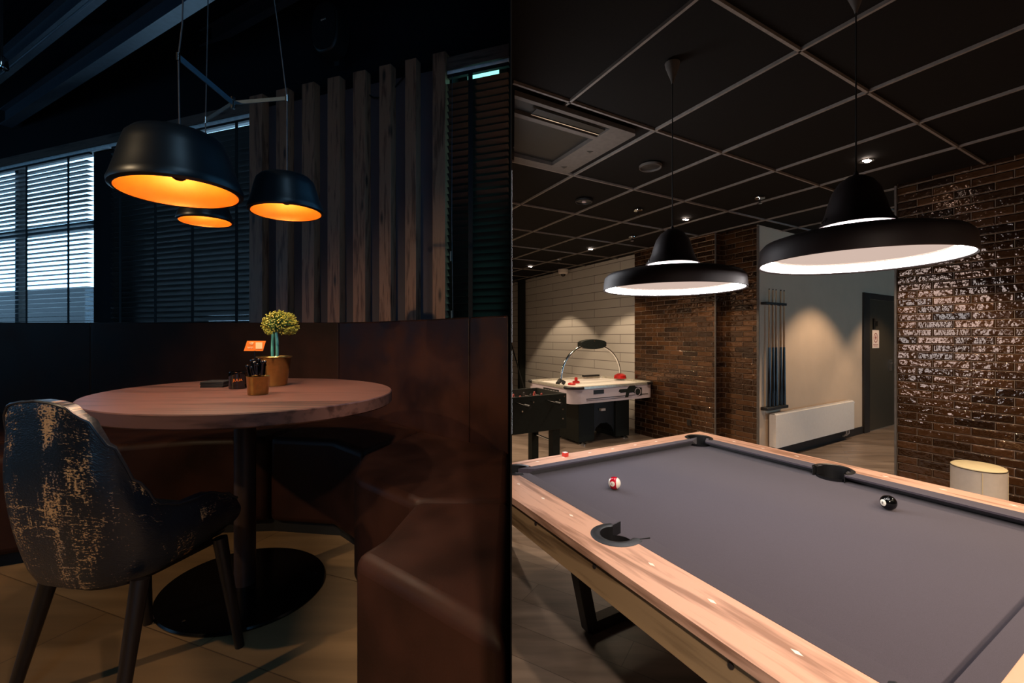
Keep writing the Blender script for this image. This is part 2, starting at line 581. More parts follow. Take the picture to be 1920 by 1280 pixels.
def thing(name, label, cat, loc=(0, 0, 0), rotz=0.0, group=None):
    o = bpy.data.objects.new(name, None)
    o.empty_display_size = 0.05
    C.objects.link(o)
    o.location = loc
    o.rotation_euler = (0, 0, rotz)
    return tag(o, label, cat, group)
def tag(o, label, cat, group=None):
    o['label'] = label
    o['category'] = cat
    if group:
        o['group'] = group
    return o
def struct(o):
    o['kind'] = 'structure'
    return o
def dup(root, loc, rotz, label=None, group=None):
    r = root.copy()
    C.objects.link(r)
    r.location = loc
    r.rotation_euler = (0, 0, rotz)
    if label:
        r['label'] = label
    if group:
        r['group'] = group
    for ch in list(root.children):
        c = ch.copy()
        C.objects.link(c)
        c.parent = r
        for g in ch.children:
            d = g.copy()
            C.objects.link(d)
            d.parent = c
    return r
def text_mesh(name, body, size, mat, parent, mw, ext=0.0004):
    cu = bpy.data.curves.new(name, 'FONT')
    cu.body = body
    cu.size = size
    cu.align_x = 'CENTER'
    cu.align_y = 'CENTER'
    cu.extrude = ext
    t = bpy.data.objects.new(name + '_tmp', cu)
    C.objects.link(t)
    dg = bpy.context.evaluated_depsgraph_get()
    me = bpy.data.meshes.new_from_object(t.evaluated_get(dg))
    bpy.data.objects.remove(t)
    o = bpy.data.objects.new(name, me)
    me.materials.clear()
    me.materials.append(mat)
    C.objects.link(o)
    if parent:
        o.parent = parent
    o.matrix_local = mw
    return o
def cut(o, cutters):
    """take the cutters' volume out of o, for good"""
    for c in cutters:
        md = o.modifiers.new('cut', 'BOOLEAN')
        md.object = c
        md.operation = 'DIFFERENCE'
        md.solver = 'EXACT'
    dg = bpy.context.evaluated_depsgraph_get()
    me = bpy.data.meshes.new_from_object(o.evaluated_get(dg))
    o.modifiers.clear()
    o.data = me
    me.polygons.foreach_set('use_smooth', [True] * len(me.polygons))
    me.set_sharp_from_angle(angle=math.radians(38))

# ================================================================== SETTING
# ---- partition between the two rooms: a thin screen with a sharp front edge
def px_plane(Y):
    return -0.0494 * Y
pt = MB()
pt.prism([(px_plane(0.4), 0.4), (px_plane(3.1), 3.1), (px_plane(3.1) - 0.012, 3.1), (px_plane(0.9) - 0.003, 0.9)], 0.0, 4.3)
struct(pt.build('wall_partition', M['blackpaint']))
struct(MB().prism([(px_plane(3.1), 3.1), (-1.84, 3.70), (-1.90, 3.63), (px_plane(3.1) - .012, 3.02)], 0.0, 4.3).build('wall_games_room_front', M['blackpaint']))
struct(MB().box(-1.92, -1.84, 3.66, 13.0, 0.0, 4.3).build('wall_games_room_left', M['block']))
pb = MB()
pb.prism([(px_plane(-3.0), -3.0), (px_plane(-0.5), -0.5), (px_plane(-0.5) - 0.03, -0.5), (px_plane(-3.0) - 0.03, -3.0)], 0.0, 4.3)
struct(pb.build('wall_partition_rear', M['blackpaint']))  # unseen stretch added to keep light from leaking between the rooms

# ---- dining corner shell
def above(Y):
    return px_plane(Y)
fl = MB()
fl.prism([(px_plane(-3.0) - 0.03, -3.0), (px_plane(-0.5) - 0.03, -0.5), (-0.001, 0.0), (px_plane(0.4) - 0.0005, 0.4), (px_plane(2.75) - 0.001, 2.75), (-8.2, 5.6), (-8.2, -3.0)], FL - 0.2, FL)
struct(fl.build('floor_dining_corner', M['floor_left']))
ce = MB().prism([(0.2, -3.2), (px_plane(5.6), 5.6), (-8.4, 5.6), (-8.4, -3.2)], 4.3, 4.4)
struct(ce.build('ceiling_dining_corner', M['darkwall']))
struct(MB().box(-8.4, -8.2, -3.2, 5.8, 0, 4.4).build('wall_left', M['blackpaint']))
struct(MB().box(-8.4, 9.5, -3.2, -3.0, 0, 4.4).build('wall_back', M['blackpaint']))
LZ1 = 3.22
lw = MB()   # window wall in its own frame: x along the wall, y away from the room
lw.prism([(-8.8, 0), (0.0, 0), (-.09, .2), (-8.8, .2)], FL - 0.2, 1.5)
lw.prism([(-8.8, 0), (0.0, 0), (-.09, .2), (-8.8, .2)], LZ1, 4.35)
lw.box(-3.93, -3.62, 0, 0.2, 1.5, LZ1)
lw.box(-2.02, -0.40, 0, 0.2, 1.5, LZ1)
lw.box(-8.8, -6.7, 0, 0.2, 1.5, LZ1)
lw.prism([(-.004, 0), (0, 0), (-.09, .2), (-.094, .2)], 1.5, LZ1)
struct(lw.build('wall_window_side', M['darkwall'], loc=(OL[0], OL[1], 0), rotz=ANGL))
wn = 0
for (a, b, mull) in ((-6.7, -3.93, (-5.35,)), (-3.62, -2.02, ()), (-0.395, -0.075, ())):
    wn += 1
    r_ = bpy.data.objects.new('window_%d' % wn, None)
    C.objects.link(r_)
    r_.location = (OL[0], OL[1], 0)
    r_.rotation_euler = (0, 0, ANGL)
    struct(r_)
    fb = MB()
    fb.box(a, b, 0.10, 0.16, 1.5, 1.56).box(a, b, 0.10, 0.16, LZ1 - 0.03, LZ1).box(a, a + .05, 0.10, 0.16, 1.5, LZ1).box(b - .05, b, 0.10, 0.16, 1.5, LZ1)
    for q in mull:
        fb.box(q - .03, q + .03, 0.10, 0.16, 1.5, LZ1)
    if wn == 1:
        fb.box(a, b, 0.10, 0.16, 2.50, 2.57)
    fb.build('window_frame', M['frame'], r_)
    gm = NT('window_glass_%d' % wn)
    tp = gm.n('ShaderNodeBsdfTransparent')
    tp.inputs['Color'].default_value = (0.45, 0.95, 0.85, 1) if wn == 3 else (0.93, 0.97, 1.0, 1)
    gl = gm.n('ShaderNodeBsdfGlossy')
    gl.inputs['Roughness'].default_value = 0.02
    mxs = gm.n('ShaderNodeMixShader')
    mxs.inputs[0].default_value = 0.06
    gm.l(tp.outputs[0], mxs.inputs[1])
    gm.l(gl.outputs[0], mxs.inputs[2])
    gm.l(mxs.outputs[0], gm.out.inputs['Surface'])
    if wn == 3:
        gm = NT('window_glass_glowing_teal').set(lin((90, 190, 170)), .4)  # glass glows in place of daylight; a wall stands behind it
        gm.b.inputs['Emission Color'].default_value = (0.30, 0.95, 0.80, 1)
        gm.b.inputs['Emission Strength'].default_value = 1.6
    MB().box(a + .04, b - .004, 0.125, 0.131, 1.55, LZ1 - .02).build('window_pane', gm.m, r_)
# dark building across the yard, seen through the blinds
ob = MB().box(-18.0, -7.1, 2.6, 3.2, 0.0, 2.42)
tag(ob.build('neighbouring_building', M['hedge'], loc=(OL[0], OL[1], 0), rotz=ANGL), 'dark low building outside, glimpsed through the left window blind', 'building')
# wooden strip and pale rail over the windows
tr = MB().box(-7.2, -2.01, -0.05, 0, 3.14, 3.215).box(-0.43, 0.0, -0.05, 0, 3.14, 3.215)
struct(tr.build('trim_1', M['trimwood'], loc=(OL[0], OL[1], 0), rotz=ANGL))
tr = MB().tube((-7.2, -0.035, 3.122), (-2.03, -0.035, 3.122), 0.019).tube((-0.43, -0.035, 3.122), (0, -0.035, 3.122), 0.016)
struct(tr.build('trim_2', M['palealu'], loc=(OL[0], OL[1], 0), rotz=ANGL, smooth=True))

# ---- ceiling steel of the dining corner
def beam(p, q, w, h, label, name='ceiling_beam', grp=None):
    p, q = Vector(p), Vector(q)
    o = MB()
    if name == 'ceiling_beam':
        o.bar(p, q, w, 0.012)
        o.bar(p + Vector((0, 0, h)), q + Vector((0, 0, h)), w, 0.012)
        o.bar(p + Vector((0, 0, h / 2)), q + Vector((0, 0, h / 2)), 0.01, h)
    else:
        o.tube(p, q, w / 2)
    ob_ = o.build(name, M['beam'])
    ob_['label'] = label
    ob_['category'] = 'beam' if name == 'ceiling_beam' else 'pipe'
    return ob_
BD = Vector((-1600, 809.6, 0)).normalized()
def run(pt_, z, back, fwd):
    p = Vector((pt_[0], pt_[1], z))
    return p - BD * back, p + BD * fwd
a, b = run((-2.045, 2.595), 3.5, 2.2, 3.30)
beam(a, b, 0.075, 0.14, 'wide blue-grey steel beam running from top centre down to the left wall')
a, b = run((-2.74, 2.69), 3.6, 2.4, 2.55)
beam(a, b, 0.07, 0.14, 'blue-grey steel beam left of the widest one, next to the thin conduit')
a, b = run((-2.0, 3.1), 3.78, 2.0, 1.9)
beam(a, b, 0.05, 0.12, 'thin dim steel beam right of the widest one, ending above the windows')
a, b = run((-3.35, 2.55), 3.68, 2.4, 3.1)
beam(a, b, 0.08, 0.12, 'steel beam in the top left corner of the ceiling')
a, b = run((-2.62, 2.60), 3.56, 2.0, 2.6)
beam(a, b, 0.014, 0, 'thin conduit running beside the ceiling beams', name='conduit_pipe')
ct = MB()
for k in range(-8, 34):
    o_ = Vector((0.16 * k - 4.4, 2.5, 4.22))
    ct.bar(o_ - BD * 4.0, o_ + BD * 2.6, 0.07, 0.06)
struct(ct.build('ceiling_deck_ribs', M['darkwall']))

# ---- games room shell
CH = 2.84
fr = MB().prism([(px_plane(-3.0), -3.0), (px_plane(3.1), 3.1), (-1.84, 3.70), (-1.84, 13), (14, 13), (14, -3.0)], -0.1, 0.0)
struct(fr.build('floor', M['floor_right']))
cr = MB().prism([(px_plane(-3.0), -3.0), (px_plane(3.1), 3.1), (-1.84, 3.70), (-1.84, 13), (14, 13), (14, -3.0)], CH + 0.012, CH + 0.1)
struct(cr.build('ceiling', M['tile']))
def in_room(p):
    return True
gd = MB()
def inside(P_):
    return P_.x > (px_plane(P_.y) + .005 if P_.y < 3.1 else -1.83) and not (3.1 <= P_.y < 3.75 and P_.x < -.153 - (P_.y - 3.1) * 2.8)
def grid_seg(p, q):
    # keep each bar inside the room
    A, B = R(*p), R(*q)
    n = max(2, int((B - A).length / .02))
    runs, st_ = [], None
    for i in range(n + 1):
        P_ = A.lerp(B, i / n)
        if inside(P_):
            st_ = st_ or P_
            last = P_
        elif st_:
            runs.append((st_, last))
            st_ = None
    if st_:
        runs.append((st_, last))
    for a_, b_ in runs:
        if (b_ - a_).length > .03:
            gd.bar(a_ + Vector((0, 0, CH + 0.005)), b_ + Vector((0, 0, CH + 0.005)), 0.014, 0.018)
for k in range(-6, 16):
    uu = 2.10 + 0.675 * k
    grid_seg((uu, -4.5), (uu, 3.11) if uu > 4.93 else (uu, 12.0))
for k in range(-6, 12):
    vv = 1.113 + 0.905 * k
    grid_seg((-1.0, vv), (4.99 if vv > 3.1 else (4.70 if vv < 1.68 else 9.5), vv))
struct(gd.build('ceiling_grid', M['tbar']))

def rwall(name, u0, u1, v0, v1, z0, z1, mat):
    # a wall running along v; local x = -v so that the pattern lies on the face
    o = MB().box(-v1, -v0, u0, u1, z0, z1).build(name, mat, loc=(0, 0, 0), rotz=ANG - PI / 2)
    return struct(o)
rwall('wall_brick_corner', 4.95, 5.2, 3.123, 3.586, 0, CH + .02, M['brick'])
rwall('wall_brick_pier', 4.80, 5.2, 3.586, 5.04, 0, CH + .02, M['brick'])
rwall('wall_far_blockwork', 5.0, 5.25, 5.04, 12.6, 0, CH + .02, M['block'])
rwall('wall_brick_right', 4.72, 4.93, -6.6, 1.68, 0, CH + .02, M['brick'])
gw = MB().prism([(0, 0), (7.5, 0), (7.5, .2), (.3, .2), (.3, .012), (0, .012)], 0, CH + .02)
struct(gw.build('wall_grey', M['greige'], loc=(OW[0], OW[1], 0), rotz=ANGW))
struct(MB().box(0.30, 2.88, -0.015, 0, 0, 0.11).box(4.3, 7.5, -0.015, 0, 0, 0.11).build('baseboard_grey_wall', M['skirting'], loc=(OW[0], OW[1], 0), rotz=ANGW))
# pale edge strips on the brick corners
struct(MB().box(-0.012, 0.004, -0.006, 0.02, 0, CH).build('trim_3', M['acgrey'], loc=R(4.72, 1.68), rotz=ANG + PI / 2))
struct(MB().box(-0.006, 0.006, -0.02, 0.008, 0, CH).build('trim_4', M['acgrey'], loc=R(4.95, 3.112), rotz=ANG))
struct(MB().box(-0.008, 0.008, -0.008, 0.008, 0, CH).build('trim_5', M['acgrey'], loc=R(4.80, 3.583), rotz=ANG))
rwall('wall_right_end', 11.3, 11.5, -6, 9, 0, CH + .02, M['greige'])

# door in the grey wall
dr = bpy.data.objects.new('door_1', None)
C.objects.link(dr)
dr.location = (OW[0], OW[1], 0)
dr.rotation_euler = (0, 0, ANGW)
struct(dr)
MB().box(2.90, 3.11, -0.03, 0.02, 0, 2.20).box(3.11, 5.0, -0.03, 0.02, 2.11, 2.20).box(4.9, 5.0, -0.03, 0.02, 0, 2.11).build('door_frame', M['doorframe'], dr, bevel=0.004)
MB().box(3.115, 4.895, -0.012, 0.01, 0.01, 2.105).build('door_leaf', M['darkgreendoor'], dr)
hd = MB().box(3.90, 4.02, -0.022, -0.012, 0.93, 1.13)
hd.tube((3.96, -0.02, 1.07), (3.96, -0.06, 1.07), 0.012).tube((3.94, -0.06, 1.07), (4.17, -0.06, 1.07), 0.012)
hd.build('door_handle', M['chrome'], dr, smooth=True)

# glowing panes added flush in the partition, as the window mirrored in the glazed bricks
w4 = bpy.data.objects.new('window_4', None)
C.objects.link(w4)
w4.location = (0, 0, 0)
w4.rotation_euler = (0, 0, math.atan2(1.0, -0.0494))
struct(w4)
wp = emit('daylight_glow', (234, 236, 242), 8.0)
def pane(x0, x1, z0, z1):
    return MB().box(x0, x1, -0.0001, 0.001, z0, z1).build('window_pane', wp, w4)
for x0 in (2.46, 2.78):
    for z0 in (0.95, 1.47, 1.99):
        pane(x0, x0 + 0.28, z0, z0 + .46)
# glowing panes added unseen for cool daylight: in partition and left wall
w5 = bpy.data.objects.new('window_5', None)
C.objects.link(w5)
w5.rotation_euler = (0, 0, math.atan2(1.0, -0.0494))
struct(w5)
wq = emit('daylight_glow_cool', (120, 185, 235), 5.0)
MB().box(-2.8, -0.8, .0295, .034, 1.7, 3.0).build('window_pane', wq, w5)
w7 = bpy.data.objects.new('window_7', None)
C.objects.link(w7)
struct(w7)
def face_pt(Y):
    return (px_plane(Y) - .003 - (Y - .9) / 2.2 * .009, Y)
(a_, b_) = face_pt(1.25), face_pt(2.3)
wx = MB()
wx._add([(a_[0] - .0001, a_[1], 1.75), (b_[0] - .0001, b_[1], 1.75), (b_[0] - .0001, b_[1], 2.75), (a_[0] - .0001, a_[1], 2.75), (a_[0] + .001, a_[1], 1.75), (b_[0] + .001, b_[1], 1.75), (b_[0] + .001, b_[1], 2.75), (a_[0] + .001, a_[1], 2.75)],
        [(0, 1, 2, 3), (7, 6, 5, 4), (0, 4, 5, 1), (1, 5, 6, 2), (2, 6, 7, 3), (3, 7, 4, 0)])
wx.build('window_pane', emit('daylight_glow_blue', (90, 160, 215), 1.3), w7)  # glowing pane added edge-on for the blue rim on the lamp shades
fm = MB()
for t0, t1, z0, z1 in ((-.06, 0, 1.69, 2.81), (1, 1.06, 1.69, 2.81), (0, 1, 1.69, 1.75), (0, 1, 2.75, 2.81), (.48, .52, 1.75, 2.75), (0, 1, 2.23, 2.26)):
    p_, q_ = face_pt(1.25 + 1.05 * t0), face_pt(1.25 + 1.05 * t1)
    fm.prism([(p_[0] - .0003, p_[1]), (q_[0] - .0003, q_[1]), (q_[0] + .001, q_[1]), (p_[0] + .001, p_[1])], z0, z1)
fm.build('window_frame', M['frame'], w7)  # frame and mullions dress the added pane as a window
w6 = bpy.data.objects.new('window_6', None)
C.objects.link(w6)
struct(w6)
for y0 in (-1.6, .2, 2.0):
    MB().box(-8.199, -8.19, y0, y0 + 1.5, 1.5, 3.1).build('window_pane', emit('daylight_glow_left', (130, 190, 240), 1.3), w6)  # glowing panes added out of view as daylight from the left
    MB().box(-8.2, -8.17, y0 - .05, y0, 1.45, 3.15).box(-8.2, -8.17, y0 + 1.5, y0 + 1.55, 1.45, 3.15).build('window_frame', M['frame'], w6)

# ================================================================== GAMES ROOM OBJECTS
# ---- pool table (local x = u, y = v, origin under its centre)
PU, PV = 1.78, 1.145
pool = thing('pool_table', 'pale oak pool table with charcoal cloth under the two wide pendants', 'pool table', R(PU, PV), ANG)
def pl(u, v):
    return (u - PU, v - PV)
ou0, ou1, ov0, ov1 = 0.875 - PU, 2.69 - PU, 0.15 - PV, 2.14 - PV
iu0, iu1, iv0, iv1 = 1.048 - PU, 2.553 - PU, 0.275 - PV, 2.022 - PV
nu0, nu1, nv0, nv1 = 1.115 - PU, 2.480 - PU, 0.325 - PV, 1.985 - PV
SV = 1.172 - PV
pockets = [(nu0 - .035, nv1 + .025), (nu1 + .035, nv1 + .025), (nu0 - .035, nv0 - .025), (nu1 + .035, nv0 - .025), (nu0 - .085, SV), (nu1 + .055, SV)]
PR = [.075, .075, .075, .075, .062, .078]
def cutter(x, y, r, z0=0.5, z1=1.0):
    o = MB().cyl(r, z0, z1, 32).build('cutter_tmp', M['rubber'])
    o.location = pool.matrix_world @ Vector((0, 0, 0))
    return o
# rail frame in four mitred pieces
rail_specs = [('rail', [(ou0, ov0), (iu0, iv0), (iu0, iv1), (ou0, ov1)], 'oak'), ('rail', [(ou1, ov1), (iu1, iv1), (iu1, iv0), (ou1, ov0)], 'oak'),
              ('rail', [(ou0, ov1), (iu0, iv1), (iu1, iv1), (ou1, ov1)], 'oakx'), ('rail', [(ou1, ov0), (iu1, iv0), (iu0, iv0), (ou0, ov0)], 'oakx')]
cutters = []
for (x, y), r in zip(pockets, PR):
    c_ = MB().cyl(r, 0.6, 0.95, 40, (x, y)).build('cutter_tmp', M['rubber'])
    cutters.append(c_)
bpy.context.view_layer.update()
for nm, pts, mt in rail_specs:
    o = MB().prism(pts, 0.772, 0.800).build(nm, M[mt], None)
    cut(o, cutters)
    o.parent = pool
bed = MB().prism([(iu0, iv0), (iu1, iv0), (iu1, iv1), (iu0, iv1)], 0.725, 0.756).build('cloth_bed', M['cloth'], None)
cut(bed, cutters)
bed.parent = pool
for c_ in cutters:
    me_ = c_.data
    bpy.data.objects.remove(c_)
# cushions: a wedge with an undercut nose, stopped short of the pockets
def cushion(p0, p1, q0, q1, m0=0.05, m1=0.05):
    """p along the wood edge, q along the nose (already shortened)"""
    mb = MB()
    top = 0.801
    vs = [(p0[0], p0[1], 0.772), (p1[0], p1[1], 0.772), (p1[0], p1[1], top - .001), (p0[0], p0[1], top - .001),
          (q0[0], q0[1], top - .006), (q1[0], q1[1], top - .006), (q0[0] * .995 + p0[0] * .005, q0[1] * .995 + p0[1] * .005, 0.788)]
    pm0 = (q0[0] + (p0[0] - q0[0]) * .85, q0[1] + (p0[1] - q0[1]) * .85)
    pm1 = (q1[0] + (p1[0] - q1[0]) * .85, q1[1] + (p1[1] - q1[1]) * .85)
    vs = [(p0[0], p0[1], 0.757), (p1[0], p1[1], 0.757), (p1[0], p1[1], top), (p0[0], p0[1], top), (q0[0], q0[1], top - .004), (q1[0], q1[1], top - .004),
          (q0[0], q0[1], top - .012), (q1[0], q1[1], top - .012), (pm0[0], pm0[1], 0.757), (pm1[0], pm1[1], 0.757)]
    mb._add(vs, [(0, 1, 2, 3), (3, 2, 5, 4), (4, 5, 7, 6), (6, 7, 9, 8), (8, 9, 1, 0), (0, 3, 4, 6, 8), (1, 9, 7, 5, 2)])
    return mb.build('cushion', M['cloth'], pool)
cg = 0.055
cushion((iu0 + .045, iv1), (iu1 - .045, iv1), (nu0 + cg, nv1), (nu1 - cg, nv1))
cushion((iu0 + .045, iv0), (iu1 - .045, iv0), (nu0 + cg, nv0), (nu1 - cg, nv0))
for iu, nu in ((iu0, nu0), (iu1, nu1)):
    cushion((iu, SV + .062), (iu, iv1 - .045), (nu, SV + .078), (nu, nv1 - cg))
    cushion((iu, iv0 + .045), (iu, SV - .062), (nu, nv0 + cg), (nu, SV - .078))
# pocket liners: a rubber collar round each hole and a dark cup below
for i, ((x, y), r) in enumerate(zip(pockets, PR)):
    d = Vector((-1 if x < 0 else 1, 0 if i > 3 else (1 if y > 0 else -1)))
    d.normalize()
    base = math.atan2(d.y, d.x)
    span = math.radians(118 if i > 3 else 128)
    pl_ = MB()
    ring = []
    N = 28
    w_ = 0.018 if i != 4 else 0.030
    for k in range(N + 1):
        a = base - span + 2 * span * k / N
        ring.append(a)
    vs, fs = [], []
    for a in ring:
        cx, cy = math.cos(a), math.sin(a)
        for rr, zz in ((r - .003, .70), (r - .003, .803), (r + w_ * .35, .807), (r + w_, .801), (r + w_, .79)):
            vs.append((x + cx * rr, y + cy * rr, zz))
    for k in range(N):
        for j in range(4):
            fs.append((k * 5 + j, (k + 1) * 5 + j, (k + 1) * 5 + j + 1, k * 5 + j + 1))
    pl_._add(vs, fs)
    pl_.build('pocket_collar', M['rubber'], pool, smooth=True)
    MB().lathe([(r - .001, .77), (r - .004, .66), (r * .6, .63), (0.001, .63)], 28, (x, y, 0)).build('pocket_cup', M['blackpaint'], pool, smooth=True)
# rubber facings on the cushion ends beside the side pockets
for iu, nu in ((iu0, nu0), (iu1, nu1)):
    for sg_ in (-1, 1):
        MB().bar((iu, SV + sg_ * .060, .779), (nu, SV + sg_ * .076, .779), .004, .044).build('pocket_facing', M['rubber'], pool)
# apron
ap = 0.012
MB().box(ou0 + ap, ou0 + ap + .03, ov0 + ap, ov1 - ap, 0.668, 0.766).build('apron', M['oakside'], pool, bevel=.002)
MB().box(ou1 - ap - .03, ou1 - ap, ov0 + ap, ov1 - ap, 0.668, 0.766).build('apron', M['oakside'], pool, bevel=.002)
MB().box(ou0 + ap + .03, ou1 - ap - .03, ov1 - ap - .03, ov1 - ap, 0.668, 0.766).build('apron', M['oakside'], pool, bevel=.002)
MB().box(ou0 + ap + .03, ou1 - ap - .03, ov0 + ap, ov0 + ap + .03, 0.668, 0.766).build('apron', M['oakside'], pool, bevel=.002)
MB().box(ou0 + .018, ou1 - .018, ov0 + .018, ov1 - .018, 0.69, 0.7245).build('slate_frame', M['groove'], pool)
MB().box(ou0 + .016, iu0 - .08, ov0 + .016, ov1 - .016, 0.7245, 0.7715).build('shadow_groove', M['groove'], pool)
for vv in (1.86, 1.49, 1.115, 0.62):
    MB().tube((ou0 + ap - .003, vv - PV, 0.752), (ou0 + ap + .006, vv - PV, 0.752), 0.0075, 16).build('bolt_cap', M['groove'], pool)
# inlaid sights
sight = None
for (uu, vv) in [(2.625, 1.814), (2.625, 1.615), (2.625, 1.409), (2.628, .976), (2.632, .759), (2.634, .539), (.982, 1.812), (.986, 1.597), (.987, 1.388), (.988, .964), (.988, .748), (.99, .531),
                 (1.25, 2.085), (1.43, 2.085), (1.62, 2.085), (1.80, 2.085), (1.99, 2.085), (2.18, 2.085)]:
    if sight is None:
        sight = MB().prism([(0, .014), (-.006, 0), (0, -.014), (.006, 0)], 0.0, 0.0006).build('rail_sight', M['pearl'], pool)
        s_ = sight
    else:
        s_ = sight.copy()
        C.objects.link(s_)
        s_.parent = pool
    s_.location = (uu - PU, vv - PV, .8)
    s_.rotation_euler = (0, 0, 0 if vv < 2 else PI / 2)
# steel trestle legs
for vv in (1.755, 0.535):
    lg = MB()
    y_ = vv - PV
    hw = PU - 1.375
    for sx in (-1, 1):
        lg.bar((sx * (hw + .165), y_, .70), (sx * (hw + .01), y_, 0.02), 0.065, 0.06, up=(0, 1, 0))
    lg.box(-hw - .02, hw + .02, y_ - .0325, y_ + .0325, 0.0, 0.06)
    lg.box(-hw - .18, hw + .18, y_ - .0325, y_ + .0325, 0.64, 0.70)
    lg.build('leg', M['legsteel'], pool, bevel=.003)

# balls and chalk
BR = 0.0305
m11 = ball_mat('striped_red_ball', (232, 220, 205), (170, 18, 36), (0.9, -0.43, 0.08), 0.5, (-0.50, -0.83, 0.12), 0.40)
p11 = R(1.411, 1.621, 0.7565 + BR)
b11 = thing('billiard_ball', 'red and white striped billiard ball number 11 on the cloth', 'ball', p11)
MB().sphere(BR, n=32, m=20).build('ball', m11, b11, smooth=True)
dsp = Vector((-0.50, -0.83, 0.12)).normalized()
q = dsp.to_track_quat('Z', 'Y')
text_mesh('number', '11', 0.014, M['blackgloss'], b11, Matrix.Translation(dsp * (BR + .0002)) @ q.to_matrix().to_4x4())
m8 = ball_mat('black_ball', (6, 6, 7), (6, 6, 7), (0, 0, 1), 1.0, (-0.98, -0.18, 0.05), 0.46)
b8 = thing('billiard_ball', 'glossy black eight ball on the cloth at the right', 'ball', R(2.265, 0.832, 0.7565 + BR))
MB().sphere(BR, n=32, m=20).build('ball', m8, b8, smooth=True)
d8 = Vector((-0.98, -0.18, 0.05)).normalized()
text_mesh('number', '8', 0.014, M['blackgloss'], b8, Matrix.Translation(d8 * (BR + .0002)) @ d8.to_track_quat('Z', 'Y').to_matrix().to_4x4())
ck = thing('chalk_cube', 'small red cube of cue chalk on the far wooden rail', 'chalk', R(1.445, 2.093, 0.8006), ANG + .1)
MB().box(-.014, .014, -.014, .014, 0, .023).build('wrapper', M['redchalk'], ck, bevel=.001)
MB().box(-.012, .012, -.012, .012, .023, .0245).build('chalk', M['whitemetal'], ck)

# ---- wide pendants
def pendant(name, label, loc, ceil_z, sc=1.0, zs=1.0):
    t = thing(name, label, 'pendant lamp', loc, -0.55, 'wide two-part pendants over the pool table')
    def P_(l):
        return [(r * sc, z * zs) for r, z in l]
    MB().lathe(P_([(.325, .004), (.330, 0), (.334, .002), (.332, .030), (.328, .060), (.312, .076), (.27, .088), (.20, .098), (.13, .104), (.13, .100), (.27, .083), (.308, .072), (.322, .058), (.325, .004)]), 96).build('shade', M['shade_out'], t, smooth=True)
    MB().lathe(P_([(.322, .006), (.313, .020), (.292, .029), (.287, .031)]), 96).build('light_ring', M['led'], t, smooth=True)
    MB().lathe(P_([(.287, .031), (.281, .032), (.279, .036)]), 96).build('inner_lip', M['shade_white'], t, smooth=True)
    MB().lathe(P_([(.279, .036), (.13, .038), (.001, .038)]), 64).build('reflector_plate', M['diffuser'], t, smooth=True)
    MB().lathe(P_([(.118, .104), (.118, .128)]), 64).build('light_slot', M['led_slot'], t, smooth=True)
    MB().lathe(P_([(.105, .126), (.128, .124), (.126, .130), (.112, .146), (.100, .175), (.092, .205), (.078, .245), (.056, .276), (.028, .294), (.010, .299), (.006, .312), (.001, .312)]), 64).build('dome', M['shade_out'], t, smooth=True)
    hk = MB().path([Vector((-.100 * sc, -.040, .150 * zs)), Vector((-.112 * sc, -.045, .140 * zs)), Vector((-.106 * sc, -.055, .130 * zs)), Vector((-.098 * sc, -.062, .138 * zs)), Vector((-.096 * sc, -.063, .152 * zs))], .003, 8)
    hk.build('hook', M['chrome'], t, smooth=True)
    H_ = ceil_z - loc[2]
    MB().tube((0, 0, .31 * zs), (0, 0, H_ - .06), .0028, 8).build('cord', M['tape'], t)
    MB().lathe([(.004, H_ - .10), (.008, H_ - .085), (.032, H_ - .02), (.036, H_), (.001, H_)], 32).build('canopy', M['acgrey'], t, smooth=True)
    return t
pendant('pendant_lamp', 'dark wide disc pendant with domed top, the nearer one at the right', Vector((1.236, 1.654, 1.784)), CH, 1.0, 1.12)
pendant('pendant_lamp', 'dark wide disc pendant with domed top, the farther one by the air hockey table', Vector((0.681, 2.114, 1.730)), CH)

lamp('SPOT', 'dining_spotlight', (-3.2, -0.8, 3.3), 170, (1.0, 0.72, 0.42), spot_size=math.radians(68), spot_blend=0.6, shadow_soft_size=0.04, rot=Vector((-2.0, -1.9, 2.6)).to_track_quat('Z', 'Y').to_euler())
# ---- cue rack and cues on the grey wall
rk = thing('cue_rack', 'black two-piece wall rack holding pool cues on the grey wall', 'cue rack', (OW[0], OW[1], 0), ANGW)
MB().box(0.06, 0.53, -0.07, -0.0005, 1.895, 1.925).build('top_bar', M['blackbox'], rk, bevel=.004)
MB().box(0.06, 0.53, -0.09, -0.0005, 0.62, 0.655).build('bottom_shelf', M['blackbox'], rk, bevel=.004)
MB().box(0.16, 0.36, -0.004, -0.0006, 0.47, 0.60).build('back_plate', M['greige'], rk)
cue0 = None
for k, s_ in enumerate((0.17, 0.255, 0.325, 0.435, 0.51)):
    lab = ['leftmost pool cue in the wall rack', 'second pool cue from the left in the wall rack', 'middle pool cue in the wall rack, left of the empty slot', 'fourth pool cue in the wall rack, right of the empty slot', 'rightmost pool cue in the wall rack'][k]
    loc_ = WL(s_, .045, .656)
    if cue0 is None:
        cue0 = thing('pool_cue', lab, 'pool cue', loc_, ANGW, 'pool cues in the wall rack')
        MB().path([(0, 0, .72), (0, 0, 1.42)], .012, 12, True, [.0125, .0065]).build('shaft', M['cuewood'], cue0, smooth=True)
        MB().path([(0, 0, 0), (0, 0, .72)], .02, 12, True, [.022, .014]).build('butt', M['blackgloss'], cue0, smooth=True)
        MB().tube((0, 0, 1.42), (0, 0, 1.435), .0062, 10).build('tip', M['blackbox'], cue0)
    else:
        dup(cue0, loc_, ANGW, lab)
